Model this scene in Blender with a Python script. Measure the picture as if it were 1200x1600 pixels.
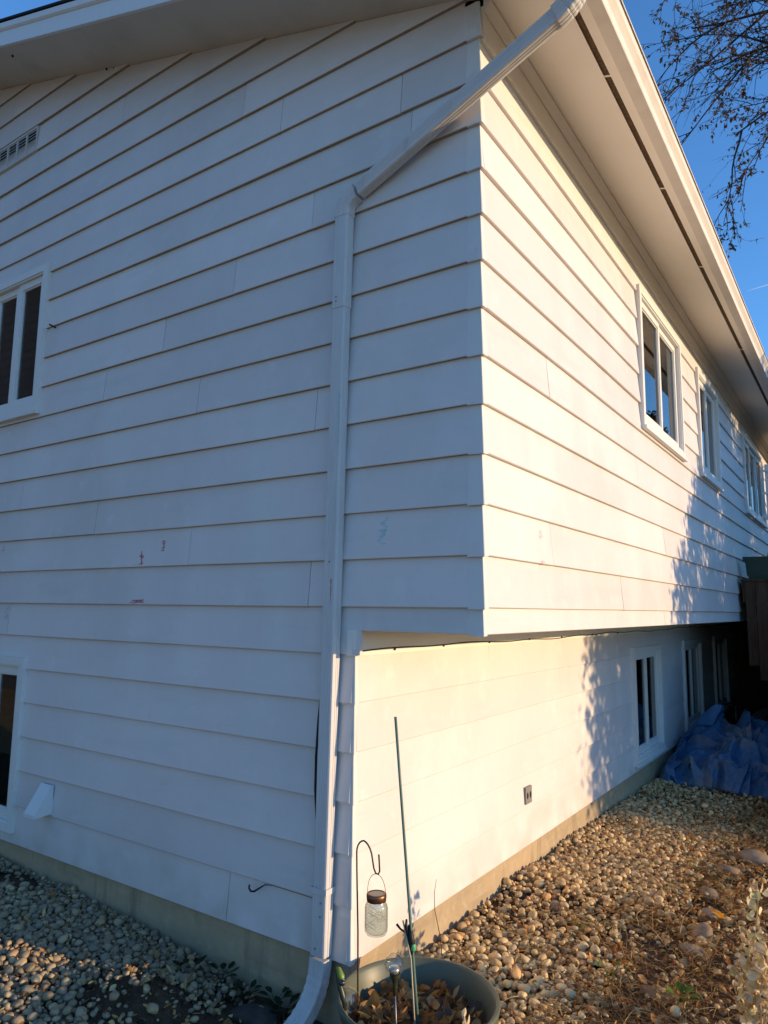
import bpy, math, random
import numpy as np
from mathutils import Vector, Matrix
R = math.radians
scn = bpy.context.scene
for o in list(bpy.data.objects):
    bpy.data.objects.remove(o)
rnd = random.Random(7)
rng = np.random.default_rng(11)

# ------------------------------------------------------------------ camera
CAM = Vector((1.2800, -2.5798, -0.0054))
YAW, PIT, ROL = 0.598799, 0.135013, 0.012109
fw = Vector((-math.sin(YAW) * math.cos(PIT), math.cos(YAW) * math.cos(PIT), math.sin(PIT)))
rt = Vector((math.cos(YAW), math.sin(YAW), 0))
up = rt.cross(fw)
cr, sr = math.cos(ROL), math.sin(ROL)
r2, u2 = cr * rt + sr * up, -sr * rt + cr * up
cd = bpy.data.cameras.new('camera')
cam = bpy.data.objects.new('camera', cd)
scn.collection.objects.link(cam)
cam.matrix_world = Matrix(((r2.x, u2.x, -fw.x, CAM.x), (r2.y, u2.y, -fw.y, CAM.y),
                           (r2.z, u2.z, -fw.z, CAM.z), (0, 0, 0, 1)))
cd.sensor_width = 36
cd.lens = 1108.1 / 1600 * 36
cd.clip_end = 6000
cd.clip_start = 0.05
scn.camera = cam
scn.render.resolution_x, scn.render.resolution_y = 768, 1024

# ------------------------------------------------------------------ light
SUN = Vector((1, 0.33, 0.148)).normalized()      # towards the sun
EL = math.asin(SUN.z)
AZ = math.atan2(SUN.x, SUN.y)
world = bpy.data.worlds.new('World')
scn.world = world
world.use_nodes = True
nt = world.node_tree
nt.nodes.clear()
sky = nt.nodes.new('ShaderNodeTexSky')
sky.sky_type = 'NISHITA'
sky.sun_disc = False
sky.sun_elevation = EL
sky.sun_rotation = AZ
sky.altitude = 200
sky.air_density = 1.0
sky.dust_density = 0.1
sky.ozone_density = 5.0
bg = nt.nodes.new('ShaderNodeBackground')
bg.inputs['Strength'].default_value = 0.15
wo = nt.nodes.new('ShaderNodeOutputWorld')
nt.links.new(sky.outputs[0], bg.inputs[0])
nt.links.new(bg.outputs[0], wo.inputs[0])
sl = bpy.data.lights.new('sun', 'SUN')
sl.energy = 2.0
sl.angle = R(0.53)
sl.color = (1.0, 0.705, 0.40)
so = bpy.data.objects.new('sun', sl)
scn.collection.objects.link(so)
so.rotation_euler = SUN.to_track_quat('Z', 'Y').to_euler()
so.location = SUN * 60
scn.view_settings.view_transform = 'Standard'
scn.view_settings.look = 'None'
scn.view_settings.gamma = 1
scn.view_settings.use_curve_mapping = False
scn.view_settings.exposure = 1.4
scn.render.engine = 'CYCLES'

# ------------------------------------------------------------------ helpers
def link(o):
    scn.collection.objects.link(o)
    return o

def par(o, root):
    if root is not None:
        o.parent = root
        o.matrix_parent_inverse = root.matrix_world.inverted()
    return o

def mesh(name, V, F, mat, smooth=False, col=None):
    me = bpy.data.meshes.new(name)
    me.from_pydata([tuple(v) for v in V], [], [tuple(f) for f in F])
    if mat: me.materials.append(mat)
    if smooth:
        me.polygons.foreach_set('use_smooth', [True] * len(me.polygons))
    if col is not None:
        a = me.color_attributes.new('Col', 'FLOAT_COLOR', 'POINT')
        c = np.ones((len(V), 4), np.float32)
        c[:, :3] = np.asarray(col, np.float32)[:, :3]
        a.data.foreach_set('color', c.ravel())
    me.update()
    return me

def bulk(name, V, F, mat, col=None, smooth=True):
    """V (n,3) numpy, F (m,k) numpy -> mesh, fast"""
    me = bpy.data.meshes.new(name)
    V = np.asarray(V, np.float32); F = np.asarray(F, np.int32)
    m, k = F.shape
    me.vertices.add(len(V)); me.vertices.foreach_set('co', V.ravel())
    me.loops.add(m * k); me.loops.foreach_set('vertex_index', F.ravel())
    me.polygons.add(m)
    me.polygons.foreach_set('loop_start', np.arange(0, m * k, k, dtype=np.int32))
    me.polygons.foreach_set('loop_total', np.full(m, k, np.int32))
    me.polygons.foreach_set('use_smooth', np.full(m, smooth, bool))
    me.materials.append(mat)
    if col is not None:
        a = me.color_attributes.new('Col', 'FLOAT_COLOR', 'POINT')
        c = np.ones((len(V), 4), np.float32); c[:, :3] = col
        a.data.foreach_set('color', c.ravel())
    me.update(calc_edges=True)
    me.validate()
    return me

def obj(name, V, F, mat, parent=None, smooth=False, col=None):
    o = link(bpy.data.objects.new(name, mesh(name, V, F, mat, smooth, col)))
    return par(o, parent)

def objm(name, me, parent=None):
    return par(link(bpy.data.objects.new(name, me)), parent)

def tag(o, label=None, cat=None, group=None, kind=None):
    if label: o['label'] = label
    if cat: o['category'] = cat
    if group: o['group'] = group
    if kind: o['kind'] = kind
    return o

def empty(name, loc):
    o = link(bpy.data.objects.new(name, None))
    o.location = loc
    o.empty_display_size = 0.1
    bpy.context.view_layer.update()
    return o

class MB:
    def __init__(s): s.V = []; s.F = []
    def add(s, V, F):
        b = len(s.V); s.V += [tuple(v) for v in V]; s.F += [tuple(i + b for i in f) for f in F]
    def box(s, x0, x1, y0, y1, z0, z1):
        s.add([(x0,y0,z0),(x1,y0,z0),(x1,y1,z0),(x0,y1,z0),(x0,y0,z1),(x1,y0,z1),(x1,y1,z1),(x0,y1,z1)],
              [(0,3,2,1),(4,5,6,7),(0,1,5,4),(1,2,6,5),(2,3,7,6),(3,0,4,7)])
    def tube(s, pts, rad, n=8, cap=True):
        pts = [Vector(p) for p in pts]
        rads = rad if isinstance(rad, (list, tuple)) else [rad] * len(pts)
        V = []; F = []
        nrm = None
        for i, p in enumerate(pts):
            t = (pts[min(i + 1, len(pts) - 1)] - pts[max(i - 1, 0)]).normalized()
            if nrm is None:
                nrm = t.orthogonal().normalized()
            else:
                nrm = (nrm - t * nrm.dot(t))
                nrm = nrm.normalized() if nrm.length > 1e-6 else t.orthogonal().normalized()
            b = t.cross(nrm)
            for j in range(n):
                a = 2 * math.pi * j / n
                V.append(p + (nrm * math.cos(a) + b * math.sin(a)) * rads[i])
        for i in range(len(pts) - 1):
            for j in range(n):
                k = (j + 1) % n
                F.append((i*n+j, i*n+k, (i+1)*n+k, (i+1)*n+j))
        if cap:
            F.append(tuple(range(n - 1, -1, -1))); F.append(tuple((len(pts)-1)*n + j for j in range(n)))
        s.add(V, F)
    def lathe(s, prof, c=(0,0,0), n=32, close=False, axis=None):
        V = []; F = []
        for r, z in prof:
            for j in range(n):
                a = 2 * math.pi * j / n
                V.append((c[0] + r*math.cos(a), c[1] + r*math.sin(a), c[2] + z))
        m = len(prof)
        for i in range(m - 1 + (1 if close else 0)):
            i2 = (i + 1) % m
            for j in range(n):
                k = (j + 1) % n
                F.append((i*n+j, i*n+k, i2*n+k, i2*n+j))
        s.add(V, F)
    def prism(s, prof, y0, y1, fn=None, cap=True):
        """profile (a,b) extruded; fn(a,b,t)->xyz"""
        fn = fn or (lambda a, b, t: (a, t, b))
        n = len(prof)
        V = [fn(a, b, y0) for a, b in prof] + [fn(a, b, y1) for a, b in prof]
        F = [(i, (i+1) % n, n + (i+1) % n, n + i) for i in range(n)]
        if cap: F += [tuple(range(n-1, -1, -1)), tuple(range(n, 2*n))]
        s.add(V, F)
    def go(s, name, mat, parent=None, smooth=False):
        return obj(name, s.V, s.F, mat, parent, smooth)

def fixn(o):
    import bmesh
    bm = bmesh.new(); bm.from_mesh(o.data)
    bmesh.ops.recalc_face_normals(bm, faces=bm.faces); bm.to_mesh(o.data); bm.free()
    return o

# numpy value noise
def _h(ix, iy, s):
    n = (ix * 374761393 + iy * 668265263 + s * 1442695041) & 0x7fffffff
    n = ((n ^ (n >> 13)) * 1274126177) & 0x7fffffff
    return ((n ^ (n >> 16)) & 0xffff) / 65535.0
def vn(x, y, s=0):
    x = np.asarray(x, float); y = np.asarray(y, float)
    ix = np.floor(x).astype(np.int64); iy = np.floor(y).astype(np.int64)
    fx = x - ix; fy = y - iy
    fx = fx*fx*(3-2*fx); fy = fy*fy*(3-2*fy)
    a = _h(ix, iy, s); b = _h(ix+1, iy, s); c = _h(ix, iy+1, s); d = _h(ix+1, iy+1, s)
    return (a*(1-fx)+b*fx)*(1-fy) + (c*(1-fx)+d*fx)*fy
def fbm(x, y, s=0, o=4):
    t = 0; a = .5
    for i in range(o):
        t = t + a * vn(x * 2**i, y * 2**i, s + i); a *= .5
    return t

# ------------------------------------------------------------------ materials
def mat(name, base, rough=.6, spec=.3, noise=None, bump=None, attr=False, metal=0.0, rand=0.0, coat=0, dirt=None, trans=0):
    """noise=[(scale, colour, lo, hi, strength)] mixes towards colour by 3-D noise in world space"""
    m = bpy.data.materials.new(name); m.use_nodes = True
    n = m.node_tree.nodes; l = m.node_tree.links
    b = n['Principled BSDF']
    b.inputs['Roughness'].default_value = rough
    b.inputs['Specular IOR Level'].default_value = spec
    b.inputs['Metallic'].default_value = metal
    if coat: b.inputs['Coat Weight'].default_value = coat
    geo = n.new('ShaderNodeNewGeometry')
    if attr:
        c = n.new('ShaderNodeAttribute'); c.attribute_name = 'Col'; cur = c.outputs['Color']
    else:
        c = n.new('ShaderNodeRGB'); c.outputs[0].default_value = (*base, 1); cur = c.outputs[0]
    for sc, colr, lo, hi, st in (noise or []):
        t = n.new('ShaderNodeTexNoise'); t.inputs['Detail'].default_value = 5
        t.inputs['Roughness'].default_value = .6
        if isinstance(sc, tuple):
            mp = n.new('ShaderNodeMapping'); mp.inputs['Scale'].default_value = sc
            l.new(geo.outputs['Position'], mp.inputs[0]); l.new(mp.outputs[0], t.inputs['Vector']); t.inputs['Scale'].default_value = 1
        else:
            l.new(geo.outputs['Position'], t.inputs['Vector']); t.inputs['Scale'].default_value = sc
        r = n.new('ShaderNodeMapRange'); r.inputs[1].default_value = lo; r.inputs[2].default_value = hi
        r.inputs[4].default_value = st
        l.new(t.outputs[0], r.inputs[0])
        mx = n.new('ShaderNodeMix'); mx.data_type = 'RGBA'
        l.new(r.outputs[0], mx.inputs[0]); l.new(cur, mx.inputs[6]); mx.inputs[7].default_value = (*colr, 1)
        cur = mx.outputs[2]
    if dirt:
        dz0, dz1, dcol, dst = dirt
        sp = n.new('ShaderNodeSeparateXYZ'); l.new(geo.outputs['Position'], sp.inputs[0])
        t = n.new('ShaderNodeTexNoise'); t.inputs['Detail'].default_value = 6; t.inputs['Scale'].default_value = 5
        l.new(geo.outputs['Position'], t.inputs['Vector'])
        r = n.new('ShaderNodeMapRange'); r.inputs[1].default_value = dz1; r.inputs[2].default_value = dz0; l.new(sp.outputs[2], r.inputs[0])
        r2n = n.new('ShaderNodeMapRange'); r2n.inputs[1].default_value = .35; r2n.inputs[2].default_value = .7; r2n.inputs[4].default_value = dst; l.new(t.outputs[0], r2n.inputs[0])
        mu = n.new('ShaderNodeMath'); mu.operation = 'MULTIPLY'; l.new(r.outputs[0], mu.inputs[0]); l.new(r2n.outputs[0], mu.inputs[1])
        mx = n.new('ShaderNodeMix'); mx.data_type = 'RGBA'
        l.new(mu.outputs[0], mx.inputs[0]); l.new(cur, mx.inputs[6]); mx.inputs[7].default_value = (*dcol, 1); cur = mx.outputs[2]
    if rand:
        oi = n.new('ShaderNodeObjectInfo')
        r = n.new('ShaderNodeMapRange'); r.inputs[3].default_value = 1 - rand; r.inputs[4].default_value = 1 + rand*.4
        l.new(oi.outputs['Random'], r.inputs[0])
        mx = n.new('ShaderNodeVectorMath'); mx.operation = 'SCALE'
        l.new(cur, mx.inputs[0]); l.new(r.outputs[0], mx.inputs['Scale']); cur = mx.outputs[0]
    l.new(cur, b.inputs['Base Color'])
    if bump:
        last = None
        for sc, st, dist in bump:
            t = n.new('ShaderNodeTexNoise'); t.inputs['Detail'].default_value = 4
            if isinstance(sc, tuple):
                mp = n.new('ShaderNodeMapping'); mp.inputs['Scale'].default_value = sc
                l.new(geo.outputs['Position'], mp.inputs[0]); l.new(mp.outputs[0], t.inputs['Vector']); t.inputs['Scale'].default_value = 1
            else:
                l.new(geo.outputs['Position'], t.inputs['Vector']); t.inputs['Scale'].default_value = sc
            bp = n.new('ShaderNodeBump'); bp.inputs['Strength'].default_value = st; bp.inputs['Distance'].default_value = dist
            l.new(t.outputs[0], bp.inputs['Height'])
            if last: l.new(last.outputs[0], bp.inputs['Normal'])
            last = bp
        l.new(last.outputs[0], b.inputs['Normal'])
    if trans:
        b.inputs['Subsurface Weight'].default_value = 0
        tr = n.new('ShaderNodeBsdfTranslucent'); l.new(cur, tr.inputs[0])
        mx = n.new('ShaderNodeMixShader'); mx.inputs[0].default_value = trans
        out = n['Material Output']
        l.new(b.outputs[0], mx.inputs[1]); l.new(tr.outputs[0], mx.inputs[2]); l.new(mx.outputs[0], out.inputs[0])
    return m

def glass(name, tint, ior=1.5, base=0.0, rough=0.0):
    m = bpy.data.materials.new(name); m.use_nodes = True
    n = m.node_tree.nodes; l = m.node_tree.links; n.remove(n['Principled BSDF'])
    tr = n.new('ShaderNodeBsdfTransparent'); tr.inputs[0].default_value = (*tint, 1)
    gl = n.new('ShaderNodeBsdfGlossy'); gl.inputs['Roughness'].default_value = rough
    lw = n.new('ShaderNodeLayerWeight'); lw.inputs[0].default_value = .5
    pw = n.new('ShaderNodeMath'); pw.operation = 'POWER'; pw.inputs[1].default_value = 4.0
    l.new(lw.outputs['Facing'], pw.inputs[0])
    mr = n.new('ShaderNodeMapRange'); mr.inputs[3].default_value = base; mr.inputs[4].default_value = ior
    l.new(pw.outputs[0], mr.inputs[0])
    mx = n.new('ShaderNodeMixShader')
    l.new(mr.outputs[0], mx.inputs[0]); l.new(tr.outputs[0], mx.inputs[1]); l.new(gl.outputs[0], mx.inputs[2])
    l.new(mx.outputs[0], n['Material Output'].inputs[0])
    return m

M = {}
M['siding'] = mat('painted_siding', (.735, .68, .66), .5, .3,
    noise=[(1.0, (.59, .555, .52), .42, .68, .5), ((2.2, 2.2, 1.2), (.76, .74, .71), .5, .7, .6), ((.9, .9, 7), (.56, .54, .50), .55, .8, .45), (26, (.58, .55, .5), .6, .8, .4), (7, (.80, .78, .75), .58, .75, .5), (95, (.36, .32, .28), .74, .80, .5),
           ((9, 9, 60), (.45, .42, .37), .68, .85, .35)],
    bump=[((6, 6, 70), .12, .004), (2.2, .25, .006)], rand=.08, dirt=(-1.5, -1.2, (.42, .36, .28), .55))
M['edge'] = mat('lap_shade_edge', (.34, .285, .225), .8, .15, noise=[(30, (.2, .16, .12), .5, .75, .7)])  # dark tint paints the lap shade under the gable boards
M['cap'] = mat('metal_corner_paint', (.70, .68, .65), .5, .3, noise=[(5, (.60, .575, .54), .5, .8, .5)], bump=[(5, .2, .01)])
M['trim'] = mat('white_trim_paint', (.74, .73, .70), .45, .35, noise=[(14, (.58, .55, .5), .58, .8, .5)], bump=[(40, .1, .002)])
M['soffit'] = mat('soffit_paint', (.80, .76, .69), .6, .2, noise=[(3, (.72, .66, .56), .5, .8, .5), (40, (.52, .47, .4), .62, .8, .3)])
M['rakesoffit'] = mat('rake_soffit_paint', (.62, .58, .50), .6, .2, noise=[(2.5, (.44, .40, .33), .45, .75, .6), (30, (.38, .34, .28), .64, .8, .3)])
M['screen'] = mat('soffit_vent_screen', (.13, .085, .05), .8, .1, noise=[(90, (.05, .03, .02), .4, .6, .8)])
M['gutter'] = mat('gutter_aluminium', (.76, .70, .61), .42, .4, noise=[(6, (.54, .48, .4), .5, .8, .5), ((60, 1.5, 60), (.45, .4, .33), .62, .8, .3)])
M['down'] = mat('downspout_aluminium', (.62, .60, .59), .4, .4, noise=[((14, 14, 1.2), (.48, .46, .44), .45, .75, .6), (60, (.36, .33, .3), .66, .78, .6), (4, (.68, .66, .65), .5, .7, .5)], bump=[(14, .15, .006)], dirt=(-1.75, -1.3, (.3, .25, .19), .6))
M['seam'] = mat('dark_seam', (.10, .085, .07), .7, .2)
M['screw'] = mat('screw_steel', (.25, .25, .26), .4, .5, metal=.8)
M['found'] = mat('parged_concrete', (.45, .34, .21), .9, .15,
    noise=[(2.2, (.34, .275, .18), .4, .7, .8), (16, (.52, .44, .31), .5, .75, .5), ((10, 10, 1.6), (.22, .175, .12), .56, .72, .65), ((1.5, 1.5, 14), (.27, .215, .145), .52, .7, .5), (140, (.22, .19, .15), .6, .75, .4)],
    bump=[(45, .35, .006), (6, .3, .02)])
M['core'] = mat('dark_interior', (.03, .024, .02), .9, .1)
M['blinds'] = mat('beige_curtain', (.17, .125, .09), .9, .1, noise=[((50, 50, .4), (.06, .045, .035), .45, .65, .8)])
M['pane'] = glass('window_glass', (.55, .57, .56), .95, .055)
M['shingle'] = mat('black_asphalt_shingle', (.03, .03, .032), .95, .1, noise=[(60, (.06, .055, .05), .5, .7, .7)])
M['rubber'] = mat('black_rubber', (.012, .012, .013), .5, .3)
M['wire'] = mat('dark_brown_wire', (.05, .03, .022), .5, .4)
M['grille'] = mat('grille_paint', (.58, .57, .55), .5, .3)
M['outlet'] = mat('grey_outlet_cover', (.23, .22, .21), .5, .4)
M['dark'] = mat('dark_slot', (.015, .015, .015), .8, .1)
M['red'] = mat('red_crayon', (.52, .06, .10), .7, .1, noise=[(160, (.66, .55, .54), .45, .6, .8)])
M['pink'] = mat('faint_pink_crayon', (.60, .42, .43), .7, .1, noise=[(120, (.68, .65, .63), .4, .6, .8)])
M['teal'] = mat('teal_crayon', (.28, .55, .58), .7, .1, noise=[(90, (.64, .64, .63), .42, .6, .85)])
M['soil'] = mat('soil', (.115, .076, .045), .95, .1,
    noise=[(3, (.055, .037, .024), .4, .7, .8), (22, (.13, .092, .06), .5, .75, .7), (90, (.16, .12, .085), .6, .75, .6)],
    bump=[(30, .7, .02), (120, .5, .006)])
M['pebble'] = mat('river_pebble', (1, 1, 1), .6, .3, attr=True, noise=[(70, (.20, .165, .125), .55, .8, .5), (220, (.5, .45, .38), .6, .8, .3)], bump=[(160, .18, .002)])
M['rock'] = mat('field_stone', (.31, .225, .145), .85, .2, noise=[(14, (.2, .135, .085), .4, .65, .8), (60, (.28, .23, .17), .55, .75, .6)], bump=[(40, .6, .008), (9, .5, .02)])
M['darkrock'] = mat('dark_stone', (.06, .05, .042), .85, .2, noise=[(20, (.035, .03, .026), .4, .65, .8)], bump=[(30, .6, .01)])
M['veg'] = mat('dry_vegetation', (1, 1, 1), .8, .15, attr=True, trans=.3)
M['pot'] = mat('olive_green_plastic', (.115, .123, .078), .42, .4, noise=[(8, (.085, .09, .058), .45, .75, .6), (60, (.2, .2, .15), .62, .8, .35)])
M['iron'] = mat('rusty_iron', (.045, .032, .026), .6, .4, noise=[(90, (.12, .05, .025), .5, .7, .7)])
M['stake'] = mat('green_coated_stake', (.10, .19, .15), .45, .35, noise=[((40, 40, 9), (.22, .21, .17), .5, .75, .6)])
M['wood'] = mat('pale_bamboo', (.5, .42, .28), .7, .2)
M['greenplastic'] = mat('green_plastic_clip', (.08, .4, .18), .4, .4)
M['copper'] = mat('antique_copper_lid', (.30, .14, .075), .38, .5, metal=.75, noise=[(50, (.12, .06, .035), .45, .7, .8)])
M['solar'] = mat('solar_cell', (.02, .02, .024), .2, .6, coat=.6)
M['jar'] = glass('clear_jar_glass', (.87, .90, .885), .95, .06, .03)
M['globe'] = glass('crackle_glass', (.90, .92, .92), .8, .10, .12)
M['lure'] = mat('leaf_green_plastic', (.16, .22, .03), .35, .45)
M['olivedark'] = mat('dark_olive_plastic', (.035, .035, .018), .4, .45)
M['tarp'] = mat('blue_tarp', (.035, .125, .26), .36, .4,
    noise=[(2.6, (.19, .18, .18), .45, .58, .8), (5, (.03, .06, .16), .5, .7, .6), (24, (.3, .33, .38), .66, .76, .7)],
    bump=[(26, .6, .02), (200, .2, .002)])
M['deckwood'] = mat('weathered_brown_wood', (.10, .055, .032), .8, .2, noise=[((25, 25, 2), (.05, .028, .018), .45, .65, .8)], bump=[((30, 30, 2), .4, .004)])
M['green'] = mat('dark_green_planter', (.02, .05, .035), .5, .35, noise=[(30, (.03, .065, .05), .5, .7, .6)])
M['tan'] = mat('tan_canvas', (.32, .21, .11), .85, .15, noise=[(12, (.24, .15, .08), .45, .7, .7)])
M['white'] = mat('white_metal', (.74, .74, .74), .4, .4)
M['bark'] = mat('grey_brown_bark', (.075, .055, .042), .9, .15, noise=[((8, 8, 2), (.04, .03, .024), .45, .65, .8)], bump=[((20, 20, 4), .7, .02)])
M['needle'] = mat('evergreen_foliage', (1, 1, 1), .75, .2, attr=True, trans=.15)
M['lawn'] = mat('straw_autumn_lawn', (.40, .265, .135), .95, .1, noise=[(.6, (.33, .215, .10), .4, .7, .8), (9, (.22, .17, .08), .5, .75, .5)], bump=[(30, .6, .03)])
M['nsiding'] = mat('dark_grey_siding', (.10, .10, .105), .6, .2, noise=[(3, (.08, .08, .08), .4, .7, .6)])

D = 0.627          # depth of the upper-floor overhang
E = 0.21           # siding exposure
L = 13.4           # length of the house along +y
RIDGE = -4.45

# ------------------------------------------------------------------ ground height
def gz(x, y):
    x = np.asarray(x, float); y = np.asarray(y, float)
    dr = np.maximum(x + D, 0); dl = np.maximum(-y, 0)
    hr = np.interp(y, [-.5, 0, .65, 1.6, 3, 4.8, 7, 14], [-1.73, -1.71, -1.67, -1.625, -1.64, -1.675, -1.69, -1.70]) - .055 * np.minimum(dr, 2)
    hl = np.interp(x, [-8, -3.4, -2.1, -1.59, -1.16, -.89, -.6], [-1.57, -1.60, -1.64, -1.68, -1.72, -1.735, -1.75]) + .0 * np.minimum(dl, 1.5)
    w = np.clip((y + x + D) / .7 + .5, 0, 1); w = w*w*(3-2*w)
    h = hl*(1-w) + hr*w
    far = np.maximum(np.maximum(dr - 2.0, dl - 1.5), 0)
    h = h - .01 * np.minimum(far, 8)
    h = h + .10 * np.exp(-((x + 1.42)/.24)**2 - ((y + .44)/.17)**2) + .04 * np.exp(-((x + 2.1)/.45)**2 - ((y + .75)/.3)**2)
    return h - .025 + (fbm(x*2.3+5, y*2.3, 3) - .47) * .05 * np.exp(-far*.3)

def gzf(x, y): return float(gz(np.array([x]), np.array([y]))[0])

# ------------------------------------------------------------------ the setting
def axis(lo, hi, fine0, fine1, step, n):
    a = np.arange(fine0, fine1 + 1e-6, step)
    lo_ = fine0 - np.geomspace(step, fine0 - lo, n)[::-1]
    hi_ = fine1 + np.geomspace(step, hi - fine1, n)
    return np.concatenate([lo_, a, hi_])
gx = axis(-400, 400, -4.5, 2.2, .05, 24); gy = axis(-400, 400, -1.8, 7, .05, 24)
X, Y = np.meshgrid(gx, gy)
Z = gz(X, Y)
# fine lumps of bare soil
near = (np.abs(X) < 6) & (np.abs(Y) < 9)
Z = Z + np.where(near, (fbm(X*9, Y*9, 21) - .47) * .035, 0)
nx, ny = len(gx), len(gy)
idx = np.arange(nx*ny).reshape(ny, nx)
F = np.stack([idx[:-1, :-1], idx[:-1, 1:], idx[1:, 1:], idx[1:, :-1]], -1).reshape(-1, 4)
gm = bulk('ground', np.stack([X, Y, Z], -1).reshape(-1, 3), F, M['soil'])
gm.materials.append(M['lawn'])
fc = np.stack([X, Y], -1).reshape(-1, 2)[F].mean(1)
gm.polygons.foreach_set('material_index', ((fc[:, 0] > 1.7) | (fc[:, 1] < -1.7) | (fc[:, 1] > 14)).astype(np.int32))
ground = objm('ground', gm)
tag(ground, kind='structure')

# ------------------------------------------------------------------ house
house = empty('house', (-D, 0, -1.72))
tag(house, 'white two-storey house with lapped siding and an overhanging upper floor above the stony ground', 'house')

def P_gable(u, out, z): return (u, -out, z)
def P_right(u, out, z): return (out, u, z)
def P_lower(u, out, z): return (-D + out, u, z)

def board(Pf, k, rects, flip, wob=True):
    """one siding board of course k: rects = [(u0,u1,za,zb, u0top, u1top)]"""
    V = []; F = []
    zk = k * E
    o0 = rnd.uniform(-.0008, .0012)
    sx = rnd.uniform(0, 100)
    for r in rects:
        u0, u1, za, zb = r[:4]
        t0 = r[4] if len(r) > 4 else u0
        t1 = r[5] if len(r) > 5 else u1
        n = max(1, int((u1 - u0) / .35))
        def out(z): return (.0225 - .0185 * (z - zk) / E) if Pf is not P_lower else (.0155 - .0112 * (z - zk) / E)
        top = zb + (.012 if abs(zb - (k + 1) * E) < 1e-4 and len(r) <= 4 else 0)
        low = abs(za - zk) < 1e-4
        b = len(V)
        for i in range(n + 1):
            f = i / n
            ub = u0 + (u1 - u0) * f; ut = t0 + (t1 - t0) * f
            wv = (float(vn(ub * 1.3 + sx, k * 3.7, 5)) - .5) * .0035 + o0
            sag = (float(vn(ub * .9 + sx, k * 1.9, 8)) - .5) * .004 if low else 0
            V += [Pf(ub, 0, za + sag), Pf(ub, out(za) - .003 + wv, za + sag), Pf(ub, out(za) + wv, za + .003 + sag),
                  Pf((ub + ut) / 2, out((za + zb) / 2) + wv * .8, (za + zb) / 2),
                  Pf(ut, max(out(zb), .001) + wv * .3, top), Pf(ut, 0, top)]
        for i in range(n):
            a = b + i * 6; c = a + 6
            for j in range(5):
                q = (a + j, a + j + 1, c + j + 1, c + j)
                F.append(q if flip else q[::-1])
        F.append(tuple(b + j for j in range(6))); F.append(tuple(b + n*6 + j for j in range(5, -1, -1)))
    o = obj('siding_board', V, F, M['siding'], house)
    fixn(o)
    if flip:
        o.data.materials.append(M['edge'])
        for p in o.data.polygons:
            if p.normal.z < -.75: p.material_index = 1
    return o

def course(Pf, k, u0, u1, joints, holes, za=None, zb=None, slope=None, flip=False, step=3.66):
    """cut a course of boards at its joints and round window openings"""
    za = k * E if za is None else za
    zb = (k + 1) * E if zb is None else zb
    cuts = [u0] + sorted(j for j in joints if u0 < j < u1) + [u1]
    for a, b in zip(cuts[:-1], cuts[1:]):
        a2 = a + (.0016 if a != u0 else 0); b2 = b - (.0016 if b != u1 else 0)
        segs = [(a2, b2, za, zb)]
        for h0, h1, hz0, hz1 in holes:
            nw = []
            for s in segs:
                s0, s1, sa, sb = s
                if h1 <= s0 or h0 >= s1 or hz1 <= sa + .001 or hz0 >= sb - .001:
                    nw.append(s); continue
                if s0 < h0: nw.append((s0, h0, sa, sb))
                if s1 > h1: nw.append((h1, s1, sa, sb))
                m0, m1 = max(s0, h0), min(s1, h1)
                if hz0 > sa: nw.append((m0, m1, sa, hz0))
                if hz1 < sb: nw.append((m0, m1, hz1, sb))
            segs = nw
        if slope:
            nw = []
            for s0, s1, sa, sb in segs:
                xb, xt = slope(sa), slope(sb)
                if xb <= s0: continue
                nw.append((s0, min(s1, xb), sa, sb, s0, max(s0 + .001, min(s1, xt))))
            segs = nw
        while segs:
            comp = [segs.pop(0)]; grew = True
            while grew:
                grew = False
                for r in list(segs):
                    for q in comp:
                        if abs(r[0] - q[1]) < 1e-6 or abs(r[1] - q[0]) < 1e-6:
                            if min(r[3], q[3]) - max(r[2], q[2]) > .004:
                                comp.append(r); segs.remove(r); grew = True; break
            board(Pf, k, comp, flip)

def rakez(x): return 2.715 - .333 * x if x > RIDGE else 2.715 - .333 * RIDGE + .333 * (x - RIDGE)
# window openings (inside of the casing): u0,u1,z0,z1
GW = [(-4.42, -3.39, 1.37, 2.31), (-4.30, -3.30, -1.36, -.41)]
RW = [(2.56, 3.80, 1.37, 2.30), (4.68, 5.66, 1.37, 2.30), (7.70, 9.62, 1.37, 2.30)]
LW = [(4.42, 5.36, -1.34, -.41), (6.60, 7.54, -1.34, -.41), (8.60, 9.54, -1.34, -.41)]
GJ = {13: -1.459, 12: -1.169, 11: -.399, 10: -.344, 9: -.929, 18: -4.051, 16: -3.377, 15: -2.6, 14: -4.084, 8: -1.477, 7: -2.049,
      6: -2.604, 5: -1.727, 4: -.875, 3: -3.465, 2: -2.603, 1: -1.736, 0: -.888, -1: -3.511, -7: -1.343}
gable_slope = lambda z: -(z - 2.712) / .333
for k in range(-7, 20):
    js = [GJ[k]] if k in GJ else []
    if js: js += [js[0] - 3.66]
    else: js = [-4.8 - (k % 3) * .3]
    if k >= 0: x1 = -.001
    elif k == -1: x1 = -.585
    else: x1 = -D - .001
    if k == 12:
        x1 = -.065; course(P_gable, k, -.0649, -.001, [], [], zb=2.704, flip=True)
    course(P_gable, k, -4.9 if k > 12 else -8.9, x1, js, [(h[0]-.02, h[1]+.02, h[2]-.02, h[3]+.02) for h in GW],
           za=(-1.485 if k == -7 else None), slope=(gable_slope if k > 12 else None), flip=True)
course(P_gable, -1, -.584, -.001, [], [], za=-.105, zb=0, flip=True)
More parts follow.
